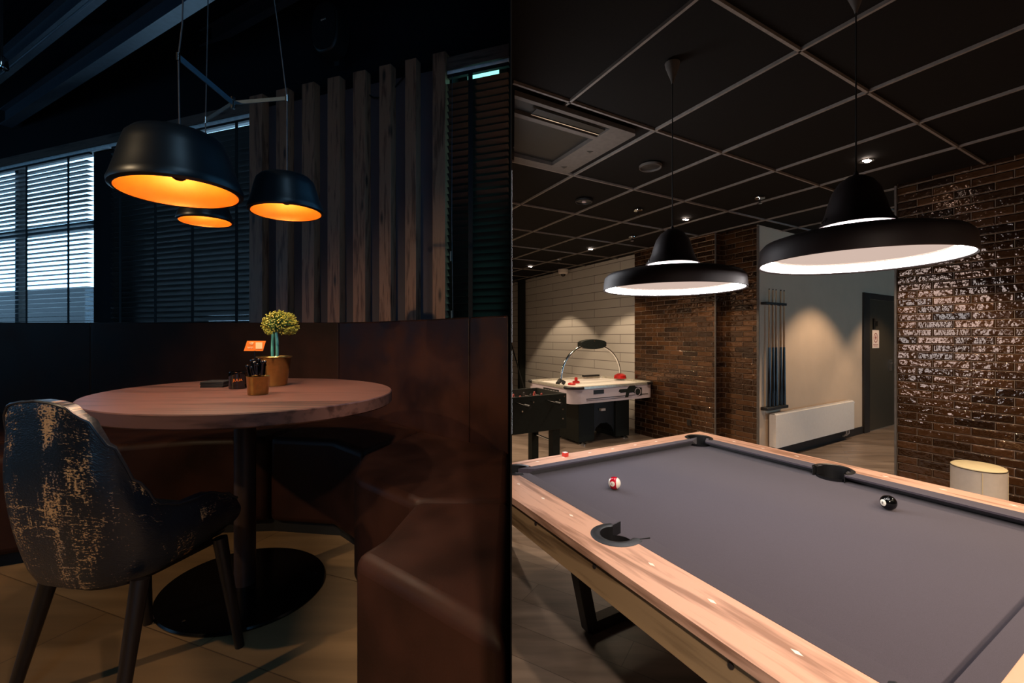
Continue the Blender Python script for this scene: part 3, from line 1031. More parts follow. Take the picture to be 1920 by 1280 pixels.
# ---- radiator
rd = thing('radiator', 'white flat panel radiator low on the grey wall', 'radiator', (OW[0], OW[1], 0), ANGW)
MB().box(0.20, 2.32, -0.115, -0.095, 0.155, 0.565).build('front_panel', M['whitemetal'], rd, bevel=.006)
MB().box(0.20, 2.32, -0.045, -0.03, 0.155, 0.565).build('back_panel', M['whitemetal'], rd, bevel=.004)
gr = MB()
for k in range(60):
    x_ = 0.225 + k * 0.035
    gr.box(x_, x_ + .012, -0.095, -0.045, 0.568, 0.574)
gr.box(0.20, 2.32, -0.095, -0.092, 0.55, 0.574).box(0.20, 2.32, -0.048, -0.045, 0.55, 0.574)
gr.build('top_grille', M['whitemetal'], rd)
MB().box(0.195, 0.205, -0.112, -0.03, 0.17, 0.56).build('side_panel', M['whitemetal'], rd)
MB().box(2.315, 2.325, -0.112, -0.03, 0.17, 0.56).build('side_panel', M['whitemetal'], rd)
MB().tube((2.33, -.07, .53), (2.40, -.07, .53), .02).build('valve', M['whitemetal'], rd, smooth=True)
for x_ in (2.18, 2.26):
    MB().path([(x_, -.07, .17), (x_, -.07, .09), (x_, -.035, .05), (x_, -.017, .05)], .009, 8).build('pipe', M['whitemetal'], rd, smooth=True)
MB().box(0.30, 0.36, -0.03, -0.0005, .30, .36).build('bracket', M['whitemetal'], rd)
MB().box(2.1, 2.16, -0.03, -0.0005, .30, .36).build('bracket', M['whitemetal'], rd)

# notice on the door and what hangs above it
nt = thing('paper_notice', 'white paper notice with a round red emblem taped to the door', 'notice', (OW[0], OW[1], 0), ANGW)
MB().box(3.235, 3.50, -0.0145, -0.0125, 1.325, 1.615).build('sheet', M['paper'], nt)
MB().lathe([(.078, 0), (.078, .001), (.064, .001), (.064, 0)], 32).build('emblem_ring', M['print'], nt).matrix_local = Matrix.Translation((3.367, -0.0146, 1.49)) @ Matrix.Rotation(PI / 2, 4, 'X')
MB().box(3.335, 3.40, -0.0152, -0.0146, 1.485, 1.50).box(3.345, 3.36, -0.0152, -0.0146, 1.46, 1.53).box(3.375, 3.39, -0.0152, -0.0146, 1.46, 1.53).build('emblem_figure', M['print'], nt)
MB().box(3.27, 3.46, -0.0152, -0.0146, 1.375, 1.385).box(3.29, 3.44, -0.0152, -0.0146, 1.355, 1.363).build('printed_line', M['print'], nt)
hk = MB().box(3.25, 3.32, -0.028, -0.0125, 1.63, 1.80)
tag(hk.build('door_plate', M['blackgloss'], loc=(OW[0], OW[1], 0), rotz=ANGW), 'black upright plate on the door above the paper notice', 'plate')
hk = MB().box(3.37, 3.44, -0.02, -0.0125, 1.68, 1.76)
tag(hk.build('door_pictogram', M['blackgloss'], loc=(OW[0], OW[1], 0), rotz=ANGW), 'small black pictogram right of the upright plate on the door', 'sign')

# ---- pouf and side table by the bricks
pf = thing('round_pouf', 'cream-topped pale round pouf in front of the brown brick wall', 'pouf', Vector((3.126, 3.034, 0)), 0)
MB().lathe([(.001, .03), (.135, .03), (.142, .045), (.143, .3), (.142, .585)], 56).build('side', M['poufside'], pf, smooth=True)
MB().lathe([(.141, .585), (.142, .594), (.132, .601), (.001, .604)], 56).build('top', M['pouftop'], pf, smooth=True)
MB().path([(.1425 * math.cos(a * PI / 24), .1425 * math.sin(a * PI / 24), .587) for a in range(49)], .0025, 6).build('piping', M['groove'], pf, smooth=True)
for a in (4.05, 5.6, 1.2):
    MB().tube((.144 * math.cos(a), .144 * math.sin(a), .05), (.144 * math.cos(a), .144 * math.sin(a), .58), .0018, 6).build('seam', M['pouftop'], pf)
MB().cyl(.12, 0, .03, 32).build('plinth', M['blackbox'], pf)
stt = thing('side_table', 'round dark wooden side table cut off by the right edge', 'table', R(4.44, 0.61, 0), 0)
MB().cyl(.16, .62, .66, 40).build('table_top', M['walnut'], stt, smooth=True, bevel=.004)
MB().cyl(.02, .02, .62, 16).build('column', M['blackbox'], stt, smooth=True)
MB().cyl(.12, 0, .02, 32).build('foot', M['blackbox'], stt, smooth=True)

# ---- table football
ft = thing('football_table', 'black table football table with chrome rods left of the pool table', 'football table', R(0, 0), ANG)
fu0, fu1, fv0, fv1 = 1.55, 2.69, 3.87, 4.49
for b_ in ((fu0, fu1, fv0, fv0 + .025), (fu0, fu1, fv1 - .025, fv1), (fu0, fu0 + .025, fv0 + .025, fv1 - .025), (fu1 - .025, fu1, fv0 + .025, fv1 - .025)):
    MB().box(b_[0], b_[1], b_[2], b_[3], .51, .89).build('side_panel', M['blacklam'], ft, bevel=.002)
MB().box(fu0 + .025, fu1 - .025, fv0 + .025, fv1 - .025, .70, .76).build('playing_field', M['pink'], ft)
MB().box(fu0 + .05, fu1 - .05, fv0 + .055, fv0 + .09, .76, .765).box(fu0 + .05, fu1 - .05, fv1 - .09, fv1 - .055, .76, .765).build('field_line', M['print'], ft)
for k, uu in enumerate((1.70, 1.88, 2.06, 2.24, 2.42, 2.56)):
    y0, y1 = (fv0 - .20, fv1 + .05) if k % 2 == 0 else (fv0 - .06, fv1 + .16)
    rr_ = MB().tube((uu, y0, .835), (uu, y1, .835), .008, 10).build('rod', M['chrome'], ft, smooth=True)
    if k % 2 == 0:
        MB().tube((uu, y0 - .10, .835), (uu, y0, .835), .016, 10).build('handle', M['blackbox'], rr_, smooth=True)
    for vv in ([4.02, 4.18, 4.34] if k % 3 else [4.1, 4.26]):
        MB().box(uu - .012, uu + .012, vv - .016, vv + .016, .785, .845).sphere(.013, (uu, vv, .857), 8, 6).build('player_figure', M['print'] if k % 2 else M['blackbox'], rr_)
for (uu, zz) in ((2.66, .86), (2.64, .72), (2.64, .62), (2.14, .74)):
    MB().tube((uu, fv0 - .004, zz), (uu, fv0, zz), .009, 12).build('bolt', M['chrome'], ft)
for uu in (1.62, 2.54):
    for vv in (3.91, 4.36):
        MB().box(uu, uu + .09, vv, vv + .09, 0, .51).build('leg', M['blacklam'], ft, bevel=.002)
    MB().tube((uu + .045, 4.0, .36), (uu + .045, 4.36, .36), .014, 10).build('crossbar', M['chrome'], ft, smooth=True)

# ---- air hockey table
ah = thing('air_hockey_table', 'silver and black air hockey table with chrome scoring arch', 'air hockey table', R(0, 0), ANG)
hu0, hu1, hv0, hv1 = 3.28, 4.76, 4.58, 5.78
def rrect(u0, u1, v0, v1, r, n=8):
    out = []
    for (cx, cy, a0) in ((u1 - r, v1 - r, 0), (u0 + r, v1 - r, 90), (u0 + r, v0 + r, 180), (u1 - r, v0 + r, 270)):
        for k in range(n + 1):
            a = math.radians(a0 + 90 * k / n)
            out.append((cx + r * math.cos(a), cy + r * math.sin(a)))
    return out
MB().prism(rrect(hu0, hu1, hv0, hv1, .14), .62, .815).build('cabinet', M['hockeyside'], ah, smooth=True)
def ringprism(outer, inner, z0, z1):
    mb = MB()
    n = len(outer)
    vs = [(p[0], p[1], z) for z in (z0, z1) for p in outer] + [(p[0], p[1], z) for z in (z0, z1) for p in inner]
    fs = []
    for i in range(n):
        j = (i + 1) % n
        fs += [(i, j, n + j, n + i), (2 * n + i, 3 * n + i, 3 * n + j, 2 * n + j), (n + i, n + j, 3 * n + j, 3 * n + i), (i, 2 * n + i, 2 * n + j, j)]
    return mb._add(vs, fs)
ringprism(rrect(hu0 - .01, hu1 + .01, hv0 - .01, hv1 + .01, .15), rrect(hu0 + .07, hu1 - .07, hv0 + .07, hv1 - .07, .10), .815, .845).build('top_rail', M['hockeytop'], ah, smooth=True)
MB().prism(rrect(hu0 + .06, hu1 - .06, hv0 + .06, hv1 - .06, .10), .812, .818).build('play_surface', M['hockeyfield'], ah)
for (cx, cy, a0) in ((hu0 + .14, hv0 + .14, 180), (hu1 - .14, hv0 + .14, 270), (hu0 + .14, hv1 - .14, 90)):
    mb = MB()
    pts = [(cx + .157 * math.cos(math.radians(a0 - 8 + 106 * k / 12)), cy + .157 * math.sin(math.radians(a0 - 8 + 106 * k / 12)), .832) for k in range(13)]
    mb.path(pts, .02, 10)
    mb.build('corner_bumper', M['rubber'], ah, smooth=True)
# side graphics
g_ = MB().box(3.62, 3.80, hv0 - .003, hv0, .735, .79)
g_.build('display_panel', M['blackbox'], ah)
g_ = MB().box(3.50, 4.62, hv0 - .003, hv0, .675, .684).box(3.50, 4.30, hv0 - .003, hv0, .655, .659)
g_.build('stripe_graphic', M['doorframe'], ah)
g_ = MB().prism([(0, 0), (.14, 0), (.20, .05), (.26, .055), (.30, .02), (.42, .0), (.42, -.11), (.34, -.12), (.26, -.06), (.18, -.06), (.16, -.12), (.10, -.12), (.12, -.05), (.02, -.05), (-.02, -.03)], -0.003, 0)
o_ = g_.build('swoosh_graphic', M['blacklam'], ah)
o_.matrix_local = Matrix.Translation((4.10, hv0, .775)) @ Matrix.Rotation(PI / 2, 4, 'X') @ Matrix.Scale(-1, 4, (0, 0, 1)) if False else Matrix.Translation((4.08, hv0 - .003, .775)) @ Matrix.Rotation(PI / 2, 4, 'X')
g_ = MB().lathe([(.060, 0), (.060, .002), (.048, .002), (.048, 0)], 28)
o_ = g_.build('ring_graphic', M['hockeyside'], ah)
o_.matrix_local = Matrix.Translation((4.42, hv0 - .001, .72)) @ Matrix.Rotation(PI / 2, 4, 'X')
MB().box(hu0 - .003, hu0, 4.9, 5.3, .68, .78).build('side_lettering_panel', M['blackbox'], ah)
for k in range(5):
    MB().box(hu0 - .005, hu0 - .003, 4.93 + k * .07, 4.975 + k * .07, .70, .76).build('side_letter_block', M['hockeyside'], ah)
# pedestal with arched openings
for (u0, u1) in ((3.58, 3.86), (4.26, 4.52)):
    MB().box(u0, u1, 4.86, 5.52, .03, .62).build('leg', M['blacklam'], ah, bevel=.01)
arch = [(3.86, .62), (4.26, .62), (4.26, .10), (4.20, .20), (4.12, .255), (4.0, .255), (3.92, .20), (3.86, .10)]
ab = MB().prism(arch, -.6, 0)
o_ = ab.build('arched_panel', M['blackbox'], ah)
o_.matrix_local = Matrix.Translation((0, 4.90, 0)) @ Matrix.Rotation(PI / 2, 4, 'X')
MB().box(3.98, 4.06, 4.856, 4.898, .44, .475).build('label_plate', M['whitemetal'], ah)
for (uu, vv) in ((3.66, 4.88), (4.44, 4.88), (3.66, 5.5), (4.44, 5.5)):
    MB().lathe([(.001, 0), (.058, 0), (.058, .012), (.03, .026), (.02, .032), (.001, .034)], 24, (uu, vv, 0)).build('foot', M['chrome'], ah, smooth=True)
# scoring arch
a0, a1 = Vector((3.46, 5.12, .845)), Vector((4.68, 5.24, .845))
pts = []
for k in range(25):
    t_ = PI * k / 24
    c_ = (a0 + a1) / 2
    rad = (a1 - a0) / 2
    pts.append(c_ - rad * math.cos(t_) * (1.0) + Vector((0, 0, .545 * math.sin(t_) ** 0.82)))
MB().path(pts, .019, 10).build('score_arch', M['chrome'], ah, smooth=True)
cc_ = (a0 + a1) / 2 + Vector((0, 0, .55))
sb = MB()
prof = [(math.cos(2 * PI * k / 28) * .265, math.sin(2 * PI * k / 28) * .075) for k in range(28)]
prof = [(max(-.24, min(.24, x)), z) for x, z in prof]
sb.prism(prof, -.05, .05)
o_ = sb.build('score_display', M['blacklam'], ah, bevel=.008)
o_.matrix_local = Matrix.Translation(cc_) @ Matrix.Rotation(PI / 2, 4, 'X')
MB().cyl(.012, -.056, -.05, 16).build('display_lamp', M['chrome'], ah).matrix_local = Matrix.Translation(cc_ + Vector((0.0, -.0, .05))) @ Matrix.Rotation(-PI / 2, 4, 'X')
MB().path([a0 + Vector((-.09, -.05, .0)), a0 + Vector((-.02, 0, .04)), a0 + Vector((.06, 0, .0))], .03, 8).build('arch_foot', M['blackbox'], ah, smooth=True)
MB().lathe([(.10, 0), (.09, .05), (.05, .075), (.001, .08)], 24, (a1.x, a1.y, .845)).build('arch_foot', M['red'], ah, smooth=True).scale = (1, 1, 1)
MB().box(4.30, 4.62, hv1 - .10, hv1 - .04, .846, .875).build('puck_tray', M['blackbox'], ah)
pk = thing('pusher', 'red air hockey pusher standing on the table left of centre', 'pusher', R(3.80, 5.22, .818), ANG)
MB().lathe([(.001, 0), (.055, 0), (.057, .02), (.045, .03), (.045, .018)], 28).build('base', M['red'], pk, smooth=True)
MB().lathe([(.022, .018), (.024, .07), (.02, .085), (.001, .088)], 20).build('knob', M['red'], pk, smooth=True)
pkk = thing('pusher', 'red air hockey pusher lying by the left foot of the arch', 'pusher', R(3.60, 5.05, .818), ANG)
MB().lathe([(.001, 0), (.055, 0), (.057, .02), (.045, .03), (.045, .018)], 28).build('base', M['red'], pkk, smooth=True)
MB().lathe([(.022, .018), (.024, .03), (.001, .035)], 20).build('knob', M['red'], pkk, smooth=True)

# ---- steel post and a cue leaning beside it
po = MB().box(4.84, 4.98, 8.86, 8.98, 0, CH).build('steel_post', M['blacklam'], loc=(0, 0, 0), rotz=ANG)
tag(po, 'dark square steel post against the white block wall', 'post')
lc = MB().path([R(4.70, 8.195, 0.0), R(4.82, 9.62, 1.9)], .012, 8, True, [.018, .010]).build('leaning_cue', M['blackbox'], smooth=True)
tag(lc, 'dark cue leaning behind the tables at the far left of the games room', 'pool cue')

# ---- ceiling fittings of the games room
def downlight(u, v, label):
    t = thing('ceiling_spotlight', label, 'spotlight', R(u, v, CH), ANG, 'recessed spotlights in the black ceiling')
    MB().lathe([(.052, .0), (.055, -.004), (.044, -.006), (.036, .0)], 32).build('trim_ring', M['blackbox'], t, smooth=True)
    for sx in (-1, 1):
        MB().sphere(.017, (sx * .019, 0, -.003), 12, 8, (1, 1.3, .35)).build('lens', M['spotglow'], t, smooth=True)
    return t
dl = [(3.84, 1.545, 'bright twin spotlight beside the nearer pendant cord'), (3.98, 3.36, 'ceiling spotlight between the two pendants'), (4.08, 5.23, 'ceiling spotlight above the air hockey table'), (4.10, 7.10, 'farthest ceiling spotlight above the steel post side')]
for u_, v_, lb in dl:
    downlight(u_, v_, lb)
    p = R(u_, v_, CH - .03)
    lamp('SPOT', 'spot_or_fill_beam', p, 95, (1.0, 0.74, 0.50), spot_size=math.radians(92), spot_blend=0.18, shadow_soft_size=0.03)
lamp('SPOT', 'spot_or_fill_beam', (.32, -1.3, CH - .03), 330, (1.0, 0.84, 0.70), spot_size=math.radians(145), spot_blend=0.3, shadow_soft_size=0.05)  # unseen lamp added to light the pool table apron and floor beside it
lamp('SPOT', 'spot_or_fill_beam', R(3.75, 4.3, CH - .03), 110, (1.0, 0.78, 0.52), spot_size=math.radians(110), spot_blend=0.7, shadow_soft_size=0.05)  # added lamp without a fitting, brightens the brick pier and hockey table
for u_, v_ in ((2.3, -1.2), (.6, -.9), (3.9, -.4), (3.9, -2.2), (2.2, 5.6), (2.2, 7.6), (.9, 4.2)):  # unseen fill lamps added for warm ambient light
    lamp('SPOT', 'spot_or_fill_beam', R(u_, v_, CH - .03), 190, (1.0, 0.76, 0.54), spot_size=math.radians(125), spot_blend=0.6, shadow_soft_size=0.05)
lamp('SPOT', 'spot_or_fill_beam', R(6.3, 2.2, CH - .03), 170, (1.0, 0.74, 0.50), spot_size=math.radians(96), spot_blend=0.4, shadow_soft_size=0.03)  # unseen lamp added to lift the grey wall and its floor
lamp('SPOT', 'spot_or_fill_beam', R(8.3, 2.2, CH - .03), 130, (1.0, 0.74, 0.50), spot_size=math.radians(96), spot_blend=0.4, shadow_soft_size=0.03)  # second unseen lamp, added for the far part of the grey wall
def sprinkler(u, v, label):
    t = thing('ceiling_sprinkler', label, 'sprinkler', R(u, v, CH), ANG, 'chrome sprinklers in the black ceiling')
    MB().lathe([(.001, .0), (.048, .0), (.046, -.008), (.02, -.012), (.001, -.012)], 24).build('rosette', M['chrome'], t, smooth=True)
    MB().tube((0, 0, -.01), (0, 0, -.05), .010, 10).lathe([(.001, -.05), (.022, -.05), (.022, -.055), (.001, -.055)], 16).build('nozzle', M['chrome'], t)
    return t
sprinkler(3.98, 2.48, 'chrome sprinkler between the two pendants near the grey wall')
sprinkler(4.06, 4.31, 'chrome sprinkler just left of the farther pendant dome')
sprinkler(4.14, 6.19, 'farthest chrome sprinkler above the white dome camera')
sprinkler(3.26, 3.37, 'dim chrome sprinkler right of the round ceiling disc')
for (u_, v_, r_, lab) in ((2.57, 3.40, .085, 'small round dark ceiling disc with a bright centre'), (2.50, 2.45, .088, 'larger round ceiling speaker beside the air conditioner')):
    t = thing('round_ceiling_speaker', lab, 'ceiling speaker', R(u_, v_, CH), ANG)
    MB().lathe([(.001, -.004), (r_ * .86, -.004), (r_ * .9, -.018), (r_ * .97, -.018), (r_, .0)], 40).build('rim', M['acgrey'] if r_ > .086 else M['frame'], t, smooth=True)
    MB().lathe([(.001, -.012), (r_ * .84, -.006)], 32).build('grille', M['frame'], t, smooth=True)
    if r_ < .086:
        MB().cyl(.022, -.02, -.008, 16).build('centre_cap', M['hockeyside'], t)
dc = thing('dome_camera', 'white dome security camera under the ceiling by the block wall', 'camera', R(4.84, 7.08, CH), ANG)
MB().lathe([(.001, 0), (.10, 0), (.10, -.07), (.085, -.085), (.05, -.09)], 28).build('housing', M['whitemetal'], dc, smooth=True)
MB().sphere(.05, (0, 0, -.09), 16, 10).build('lens_dome', M['blackgloss'], dc, smooth=True)

# air conditioner cassette
ac = thing('ceiling_air_conditioner', 'grey ceiling cassette air conditioner at the upper left of the games room', 'air conditioner', R(0, 0, CH), ANG)
cu0, cu1, cv0, cv1 = 1.08, 1.985, 2.06, 2.85
def cl(v):                     # where the casing meets the partition
    return .524 * v + .012
pn = MB()
pn.prism([(cl(cv1), cv1), (cu1 - .02, cv1), (cu1, cv1 - .02), (cu1, cv1 - .09), (cl(cv1 - .09), cv1 - .09)], -.035, -.006)
pn.prism([(cl(cv0), cv0), (cl(cv0 + .03), cv0 + .03), (cu1, cv0 + .03), (cu1, cv0 + .02), (cu1 - .02, cv0)], -.035, -.006)
pn.prism([(cu1 - .20, cv0 + .03), (cu1, cv0 + .03), (cu1, cv1 - .09), (cu1 - .20, cv1 - .09)], -.035, -.006)
pn.prism([(cl(cv0 + .16), cv0 + .16), (cl(cv0 + .20), cv0 + .20), (cu1 - .20, cv0 + .20), (cu1 - .20, cv0 + .16)], -.035, -.006)
pn.build('panel', M['acgrey'], ac)
MB().prism([(cl(cv0 + .2), cv0 + .2), (cl(cv1 - .09), cv1 - .09), (cu1 - .2, cv1 - .09), (cu1 - .2, cv0 + .2)], -.008, 0).build('intake_grille', M['blackbox'], ac)
MB().prism([(cl(cv0 + .03), cv0 + .03), (cl(cv0 + .16), cv0 + .16), (cu1 - .2, cv0 + .16), (cu1 - .2, cv0 + .03)], -.012, 0).build('air_slot', M['blackbox'], ac)
MB().box(1.26, cu1 - .22, cv0 + .05, cv0 + .11, -.040, -.034).build('air_flap', M['blackbox'], ac, bevel=.003)
MB().box(1.26, cu1 - .22, cv0 + .112, cv0 + .12, -.044, -.036).build('flap_edge', M['chrome'], ac)
for vv in (2.42, 2.74):
    MB().prism([(cu1 - .13, vv), (cu1 - .09, vv + .02), (cu1 - .09, vv - .02)], -.037, -.034).build('clip', M['blackbox'], ac)

# wall socket by the bricks
tag(MB().box(-4.02, -3.96, 4.788, 4.80, .30, .38).build('wall_socket', M['doorframe'], rotz=ANG - PI / 2), 'small dark socket low on the glazed brick pier', 'socket')

# ================================================================== DINING CORNER OBJECTS
# ---- blinds
def blind(a, b, tilt, label, tapes, z0=1.5, pitch=.042, broken=False, grp=None):
    t = thing('venetian_blind', label, 'blind', (OL[0], OL[1], 0), ANGL)
    MB().box(a, b, -.046, -.024, 3.090, 3.112).build('headrail', M['tape'], t)
    sl = MB()
    zt = 3.030
    n = int((zt - z0) / pitch)
    w = .050
    for k in range(n):
        z = zt - k * pitch
        tt = tilt + random.uniform(-.03, .03)
        m = Matrix.Translation((0, -.035, z)) @ Matrix.Rotation(tt, 4, 'X')
        sl.box(a, b, -w / 2, w / 2, -.0012, .0012, m)
    sl.build('slat_stack', M['slat'], t)
    for x in tapes:
        MB().box(x - .014, x + .014, -.066, -.064, z0, 3.09).build('ladder_tape', M['tape'], t)
    return t
blind(-6.65, -3.90, math.radians(-1), 'half-open black venetian blind with bright daylight behind its slats', (-5.28, -4.78, -4.15, -5.9))
blind(-3.60, -2.015, math.radians(-50), 'closed black venetian blind between the lit blind and the wood battens', (-3.45, -3.02, -2.60, -2.14))
blind(-0.405, -0.004, math.radians(-50), 'closed black venetian blind right of the wood battens', (-0.24,))
cdm = MB().path([(-.36, -.07, 3.08), (-.362, -.072, 2.2), (-.355, -.07, 1.62)], .002, 6)
cdm.box(-.366, -.358, -.076, -.068, 1.60, 1.66).box(-.372, -.364, -.076, -.068, 1.96, 2.02)
tag(cdm.build('blind_cord', M['steelstrip']), 'thin pull cord with small toggles on the right-hand blind', 'cord')
bpy.data.objects['blind_cord'].location = (OL[0], OL[1], 0)
bpy.data.objects['blind_cord'].rotation_euler = (0, 0, ANGL)

# ---- batten feature
bp = MB().box(-1.90, -.42, -.018, -.001, 1.3, 3.175).build('backing_panel', M['panelgrey'], loc=(OL[0], OL[1], 0), rotz=ANGL)
tag(bp, 'grey panel mounted behind the upright wood battens', 'wall panel')
def s_of(px):
    Y = 6240.0 / (px + 1470.0)
    return -math.hypot((px - 1000) / 809.6 * Y - OL[0], Y - OL[1])
BS = [(-2.005, -1.880), (-1.751, -1.645), (-1.519, -1.414), (-1.299, -1.199), (-1.090, -0.993), (-0.885, -0.797), (-0.691, -0.611), (-0.494, -0.406)]
nms = ['leftmost upright pine batten, beside the closed blind', 'second upright pine batten from the left', 'third upright pine batten from the left', 'fourth upright pine batten from the left',
       'fifth upright pine batten from the left', 'sixth upright pine batten, right of the hanging cable loop', 'seventh upright pine batten from the left', 'rightmost and tallest-looking upright pine batten']
for k, (a, b) in enumerate(BS):
    o = MB().box(0, b - a, -.055 - k * .37, -k * .37, -k * 2.3, 1.93 - k * 2.3)
    ob_ = o.build('wood_batten', M['pine'], bevel=.002)
    ob_.location = LL(a, .0185 - k * .37, 1.31 + k * 2.3)
    ob_.rotation_euler = (0, 0, ANGL)
    tag(ob_, nms[k], 'batten', 'pine battens on the wall')
cb = MB().path([LL(-1.0, .03, 3.10), LL(-.96, .03, 3.075), LL(-.90, .025, 3.066), LL(-.84, .025, 3.085), LL(-.77, .025, 3.14), LL(-.70, .03, 3.19)], .005, 8).build('loose_cable', M['tape'], smooth=True)
tag(cb, 'black cable looping behind the top of the battens', 'cable')

# ---- wall speaker
sp_ = thing('wall_speaker', 'black rounded wall speaker above the wood battens', 'speaker', LL(-1.235, .0, 3.51), ANGL)
pts = []
for k in range(33):
    a = PI * k / 16
    ex_ = .105 * math.copysign(abs(math.cos(a)) ** .7, math.cos(a))
    ez_ = .16 * math.copysign(abs(math.sin(a)) ** .85, math.sin(a))
    pts.append((ex_, ez_))
pts = pts[:-1]
o_ = MB().prism(pts, 0, .12).build('cabinet', M['blackbox'], sp_, bevel=.012)
o_.matrix_local = Matrix.Translation((0, -.05, 0)) @ Matrix.Rotation(PI / 2, 4, 'X')
o_ = MB().prism([(x * .9, z * .93) for x, z in pts], 0, .006).build('grille', M['dark_glass'], sp_, smooth=True)
o_.matrix_local = Matrix.Translation((0, -.17, 0)) @ Matrix.Rotation(PI / 2, 4, 'X')
text_mesh('logo', 'apart', .020, M['paper'], sp_, Matrix.Translation((0, -.177, .04)) @ Matrix.Rotation(PI / 2, 4, 'X'))
MB().box(-.02, .02, -.06, -.001, -.19, -.12).build('bracket', M['frame'], sp_)

# ---- leather bench
bn = thing('corner_bench', 'long brown leather corner bench wrapping around the round table', 'bench', (0, 0, 0), 0)
def pp(Y, d=.002):
    return (px_plane(Y) - (.003 if Y < .9 else .003 + (Y - .9) * .0041) - d, Y)
def poly(name, pts, z0, z1, mat, bevel=.03, seg=4):
    return MB().prism(pts, z0, z1).build(name, mat, bn, bevel=bevel, seg=seg)
zs0, zs1 = FL + .06, FL + .47
poly('seat_block', [pp(.685), (-.404, .963), (-.368, 1.05), (-.352, 1.285), pp(1.285)], zs0, zs1, M['leather'])
poly('seat_block', [pp(1.29), (-.354, 1.29), (-.60, 1.50), (-.655, 1.58), (-.72, 1.82), (-.60, 2.28), pp(1.90)], zs0, zs1 - .005, M['leather'])
poly('seat_block', [(-.603, 2.285), (-.722, 1.83), (-.95, 2.04), (-1.28, 2.09), (-1.28, 2.76), (-1.0, 2.70)], zs0, zs1, M['leather'])
poly('seat_block', [(-1.285, 2.76), (-1.285, 2.09), (-1.62, 2.06), (-1.93, 1.92), (-2.15, 1.77), (-2.45, 1.62), (-2.45, 2.76)], zs0, zs1, M['leather'])
poly('seat_block', [(-2.455, 2.76), (-2.455, 1.62), (-3.9, 1.56), (-3.9, 2.80)], zs0, zs1, M['leather'])
poly('plinth', [pp(.76), (-.36, 1.0), (-.32, 1.32), (-.61, 1.62), (-.68, 1.86), (-.93, 2.08), (-1.28, 2.13), (-1.63, 2.10), (-1.95, 1.96), (-2.2, 1.81), (-2.48, 1.68), (-3.85, 1.62), (-3.85, 2.7), (-1.0, 2.65), pp(1.8)], FL, zs0, M['blackleather'], 0.0)
bk_in = [(-3.9, 2.80), (-2.86, 2.79), (-2.05, 2.77), (-1.24, 2.75), (-.98, 2.62), (-.56, 2.27), (-.30, 2.02), (-.105, 1.84)]
bk_out = [(-3.9, 2.92), (-2.86, 2.91), (-2.05, 2.89), (-1.20, 2.87), (-.90, 2.72), (-.48, 2.36), (-.22, 2.11), (-.12, 1.98)]
bt = [1.595, 1.594, 1.594, 1.594, 1.590, 1.591, 1.594]
for i0, i1 in ((0, 1), (1, 3), (3, 6), (6, 7)):
    poly('backrest_panel', [(x + (.0006 if i == i0 else 0), y) for i, (x, y) in enumerate(bk_in) if i0 <= i <= i1] + [(x, y) for i, (x, y) in reversed(list(enumerate(bk_out))) if i0 <= i <= i1], zs0, 1.594, M['leather'], .008, 3)
# ---- round table
TT = 1.295
tb = thing('round_table', 'round dark wood pedestal table in front of the leather bench', 'table', (-1.085, 1.655, FL), 0)
rot_t = math.radians(144.2)
ex_t = (1.15, .89)
RT = .522
zt = TT - FL
MB().lathe([(.001, zt - .042), (RT - .004, zt - .042), (RT, zt - .038), (RT, zt - .003), (RT - .003, zt), (.001, zt)], 128, (0, 0, 0), ex_t, rot_t).build('tabletop', [M['tabletop']], tb, smooth=True)
MB().cyl(.16, zt - .055, zt - .043, 40).build('mounting_plate', M['basemetal'], tb)
MB().cyl(.036, .014, zt - .055, 32, (-.02, 0)).build('column', M['column'], tb, smooth=True)
MB().lathe([(.001, 0), (.285, 0), (.288, .006), (.284, .012), (.001, .014)], 96, (-.02, 0, 0), (1.1, .93), rot_t).build('base_plate', M['basemetal'], tb, smooth=True)
for a in (0.3, 2.4, 4.5):
    MB().cyl(.005, .0135, .016, 12, (-.02 + .25 * math.cos(a), .23 * math.sin(a))).build('base_screw', M['chrome'], tb)

# ---- things on the table
pot = thing('potted_plant', 'brass bucket with a yellow-green bloom on a pale stem', 'potted plant', (-1.10, 1.835, TT), 0)
MB().lathe([(.001, .002), (.044, 0), (.047, .003), (.0625, .118), (.068, .122), (.066, .125), (.060, .120), (.046, .01), (.001, .01)], 56).build('bucket', M['brass'], pot, smooth=True)
MB().lathe([(.001, .105), (.058, .105)], 32).build('soil', M['groove'], pot)
st = MB()
st.path([(-.008, 0, .10), (-.010, .002, .15), (-.007, 0, .20), (-.006, 0, .225)], .006, 8).path([(.010, 0, .10), (.013, -.002, .15), (.010, 0, .20), (.006, 0, .225)], .006, 8)
st.build('stem', M['glass_teal'], pot, smooth=True)
dm = MB()
for k in range(120):
    a = random.uniform(0, 2 * PI)
    el = random.uniform(.25, 1.5)
    rr = .066 + random.uniform(-.006, .006)
    tip = Vector((math.cos(a) * math.cos(el) * rr * .88 + .024, math.sin(a) * math.cos(el) * rr, .255 + math.sin(el) * rr * .85 - (1 - math.sin(el)) * .018))
    mid = Vector((tip.x * .55, tip.y * .55, .245 + (tip.z - .24) * .75))
    dm.path([(0, 0, .215), mid, tip], .0012, 4, False, [.002, .0016, .001])
dm.build('bloom_stalk', M['leafdark'], pot)
bl = MB()
